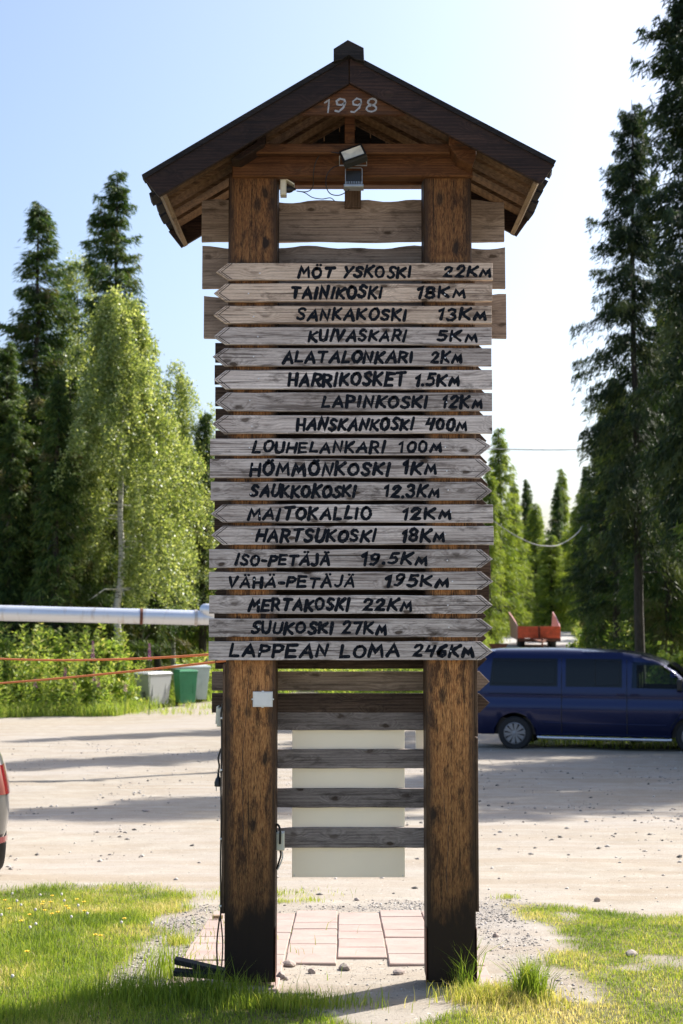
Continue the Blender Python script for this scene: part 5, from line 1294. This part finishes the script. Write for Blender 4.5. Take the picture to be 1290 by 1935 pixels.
# ---- red tipping trailer on the road
tx_, ty_ = ax_(1017, 71), 71.0
tr_ = thing('farm_trailer', 'red tipping trailer with high flared sides standing on the road', 'trailer', (tx_, ty_, T(tx_, ty_)), R(-2))
MB().box(-1.05, 1.05, 0, .05, .56, 1.15, .01).obj('front_panel', M['redpaint'], tr_)
MB().box(-1.07, 1.07, -.02, .06, .40, .545, .01).obj('front_sill', M['rust'], tr_)
for z_ in (.75, .95): MB().box(-1.04, 1.04, -.014, -.002, z_-.012, z_+.012).obj('front_rib', M['redpaint'], tr_)
for z0_ in (.42,): MB().box(-.04, .04, -.06, -.021, z0_, 1.16, .004).obj('front_post', M['rust'], tr_)
MB().box(-1.02, 1.02, .055, 4.0, .62, .68).obj('bed', M['pinkpaint'], tr_)
for sx_ in (-1, 1):
    n = 10; vs = []
    for i in range(n+1):
        t = i/n; y_ = .055+3.95*t; zt_ = 1.12 + .74*(t**.8); fl_ = .10*t
        for (x_, z_) in ((1.022, .46 + .1*t), (1.022+fl_, zt_), (1.07+fl_, zt_), (1.07, .46+.1*t)): vs.append((sx_*x_, y_, z_))
    fs = [(i*4+k, i*4+(k+1) % 4, (i+1)*4+(k+1) % 4, (i+1)*4+k) for i in range(n) for k in range(4)] + [(0, 1, 2, 3), (n*4+3, n*4+2, n*4+1, n*4)]
    MB().add(vs, fs).obj('side_panel', M['pinkpaint'], tr_)
    wheel(tr_, sx_*.78, .0, .0, .01, .01, 1, name='hub') if False else None
    e = MB().lathe([(.18, -.14), (.34, -.14), (.38, -.09), (.38, .09), (.34, .14), (.18, .14)], 26, 'X', (sx_*.78, 1.9, .38)).obj('wheel', M['tyre'], tr_, smooth=True)
    MB().lathe([(.03, -.12), (.18, -.12), (.18, .12), (.03, .12)], 16, 'X', (sx_*.78, 1.9, .38)).obj('rim', M['rust'], e)
    e = MB().lathe([(.18, -.14), (.34, -.14), (.38, -.09), (.38, .09), (.34, .14), (.18, .14)], 26, 'X', (sx_*.78, 1.0, .38)).obj('wheel', M['tyre'], tr_, smooth=True)
MB().tube([(-.8, 1.9, .38), (.8, 1.9, .38)], .05, 8).obj('axle', M['rust'], tr_)
MB().add([(-.45, 0, .46), (.45, 0, .46), (.06, -1.2, .34), (-.06, -1.2, .34), (-.45, 0, .56), (.45, 0, .56), (.06, -1.2, .42), (-.06, -1.2, .42)], [(0, 1, 2, 3), (7, 6, 5, 4), (0, 4, 5, 1), (1, 5, 6, 2), (2, 6, 7, 3), (3, 7, 4, 0)]).obj('drawbar', M['rust'], tr_)
MB().tube([(.05, -1.0, .03), (.05, -1.0, .6)], .04, 8).obj('support_jack', M['rust'], tr_)
# rusty barrow-like frame left of it
bx_, by_ = ax_(941, 66), 66
rb_ = thing('rusty_barrow', 'small rusty red barrow in the grass left of the road', 'barrow', (bx_, by_, T(bx_, by_)))
MB().add([(-.3, 0, .45), (.3, 0, .45), (.42, 0, .68), (-.42, 0, .68), (-.3, .5, .45), (.3, .5, .45), (.42, .6, .68), (-.42, .6, .68)], [(0, 1, 2, 3), (7, 6, 5, 4), (0, 4, 5, 1), (1, 5, 6, 2), (3, 7, 4, 0)]).obj('tray', M['rust'], rb_)
MB().tube([(-.35, .1, .5), (-.05, .25, .1), (.3, .1, .45)], .025, 6).obj('frame', M['rust'], rb_)
MB().lathe([(.03, -.03), (.16, -.03), (.16, .03), (.03, .03)], 14, 'X', (0, .3, .16)).obj('wheel', M['tyre'], rb_)
# gravel road strip up to the trailer and beyond
ys = np.linspace(44, 90, 70); Vr = []
for y_ in ys:
    for u in np.linspace(-1, 1, 9):
        x_ = roadc(y_)+u*2.5 + (float(vnoise(u*3, y_, .6, 8))-.5)*.5*(abs(u) > .9); Vr.append((x_, y_, T(x_, y_)+.035*(1-u*u)+.006))
Qr = [(i*9+j, i*9+j+1, (i+1)*9+j+1, (i+1)*9+j) for i in range(69) for j in range(8)]
s = NT('grey_gravel_road'); n = s.noise(s.coord(), 25, 6, .7); s.bump(n, .4, .02); M['road'] = s.set(s.ramp(n, [(.3, (.28, .26, .24)), (.7, (.48, .46, .43))]), .95)
tag(npmesh('gravel_road', Vr, Qr, None, M['road'], smooth=True), kind='structure')

# ------------------------------------------------------------------ pole and wires
Yu = 74; xu = ax_(1113, Yu)
up_ = thing('utility_pole', 'pale grey utility pole at the edge of the dark forest', 'pole', (xu, Yu, T(xu, Yu)))
zt_ = PX(1113, 978, Yu)[1]-T(xu, Yu)
MB().tube([(0, 0, -.3), (0, 0, zt_*.5), (0, 0, zt_)], [.12, .10, .085], 12).obj('shaft', M['polewood'], up_, smooth=True)
MB().tube([(-.12, 0, zt_-.1), (.12, 0, zt_-.1)], .03, 6).obj('insulator', M['wplastic'], up_)
cable('overhead_cable', [t3(1109, 980, Yu), t3(1090, 1008, Yu-1), t3(1060, 1028, Yu-2), t3(1035, 1032, Yu-3), t3(1005, 1027, Yu-4), t3(960, 1004, Yu-5), t3(900, 960, Yu-6)], .028, M['polewood'], 'sagging grey cable hanging from the utility pole', n=8)
cable('overhead_cable', [t3(700, 838, 58), t3(850, 846, 58.5), t3(960, 849, 59), t3(1060, 850, 60), t3(1125, 847, 61), t3(1180, 842, 62), t3(1260, 830, 63)], .022, M['polewood'], 'thin dark wire crossing the sky above the road', n=8)
g_ = (ax_(1178, 58), 58)
mk = thing('marker_post', 'short white marker post among the dark trunks', 'post', (g_[0], 58, T(g_[0], 58)))
MB().tube([(0, 0, -.1), (0, 0, 2.0)], .075, 10).obj('shaft', M['wplastic'], mk)
MB().lathe([(.08, 2.001), (.08, 2.05), (.02, 2.09)], 10, 'Z').obj('cap', M['alu'], mk)
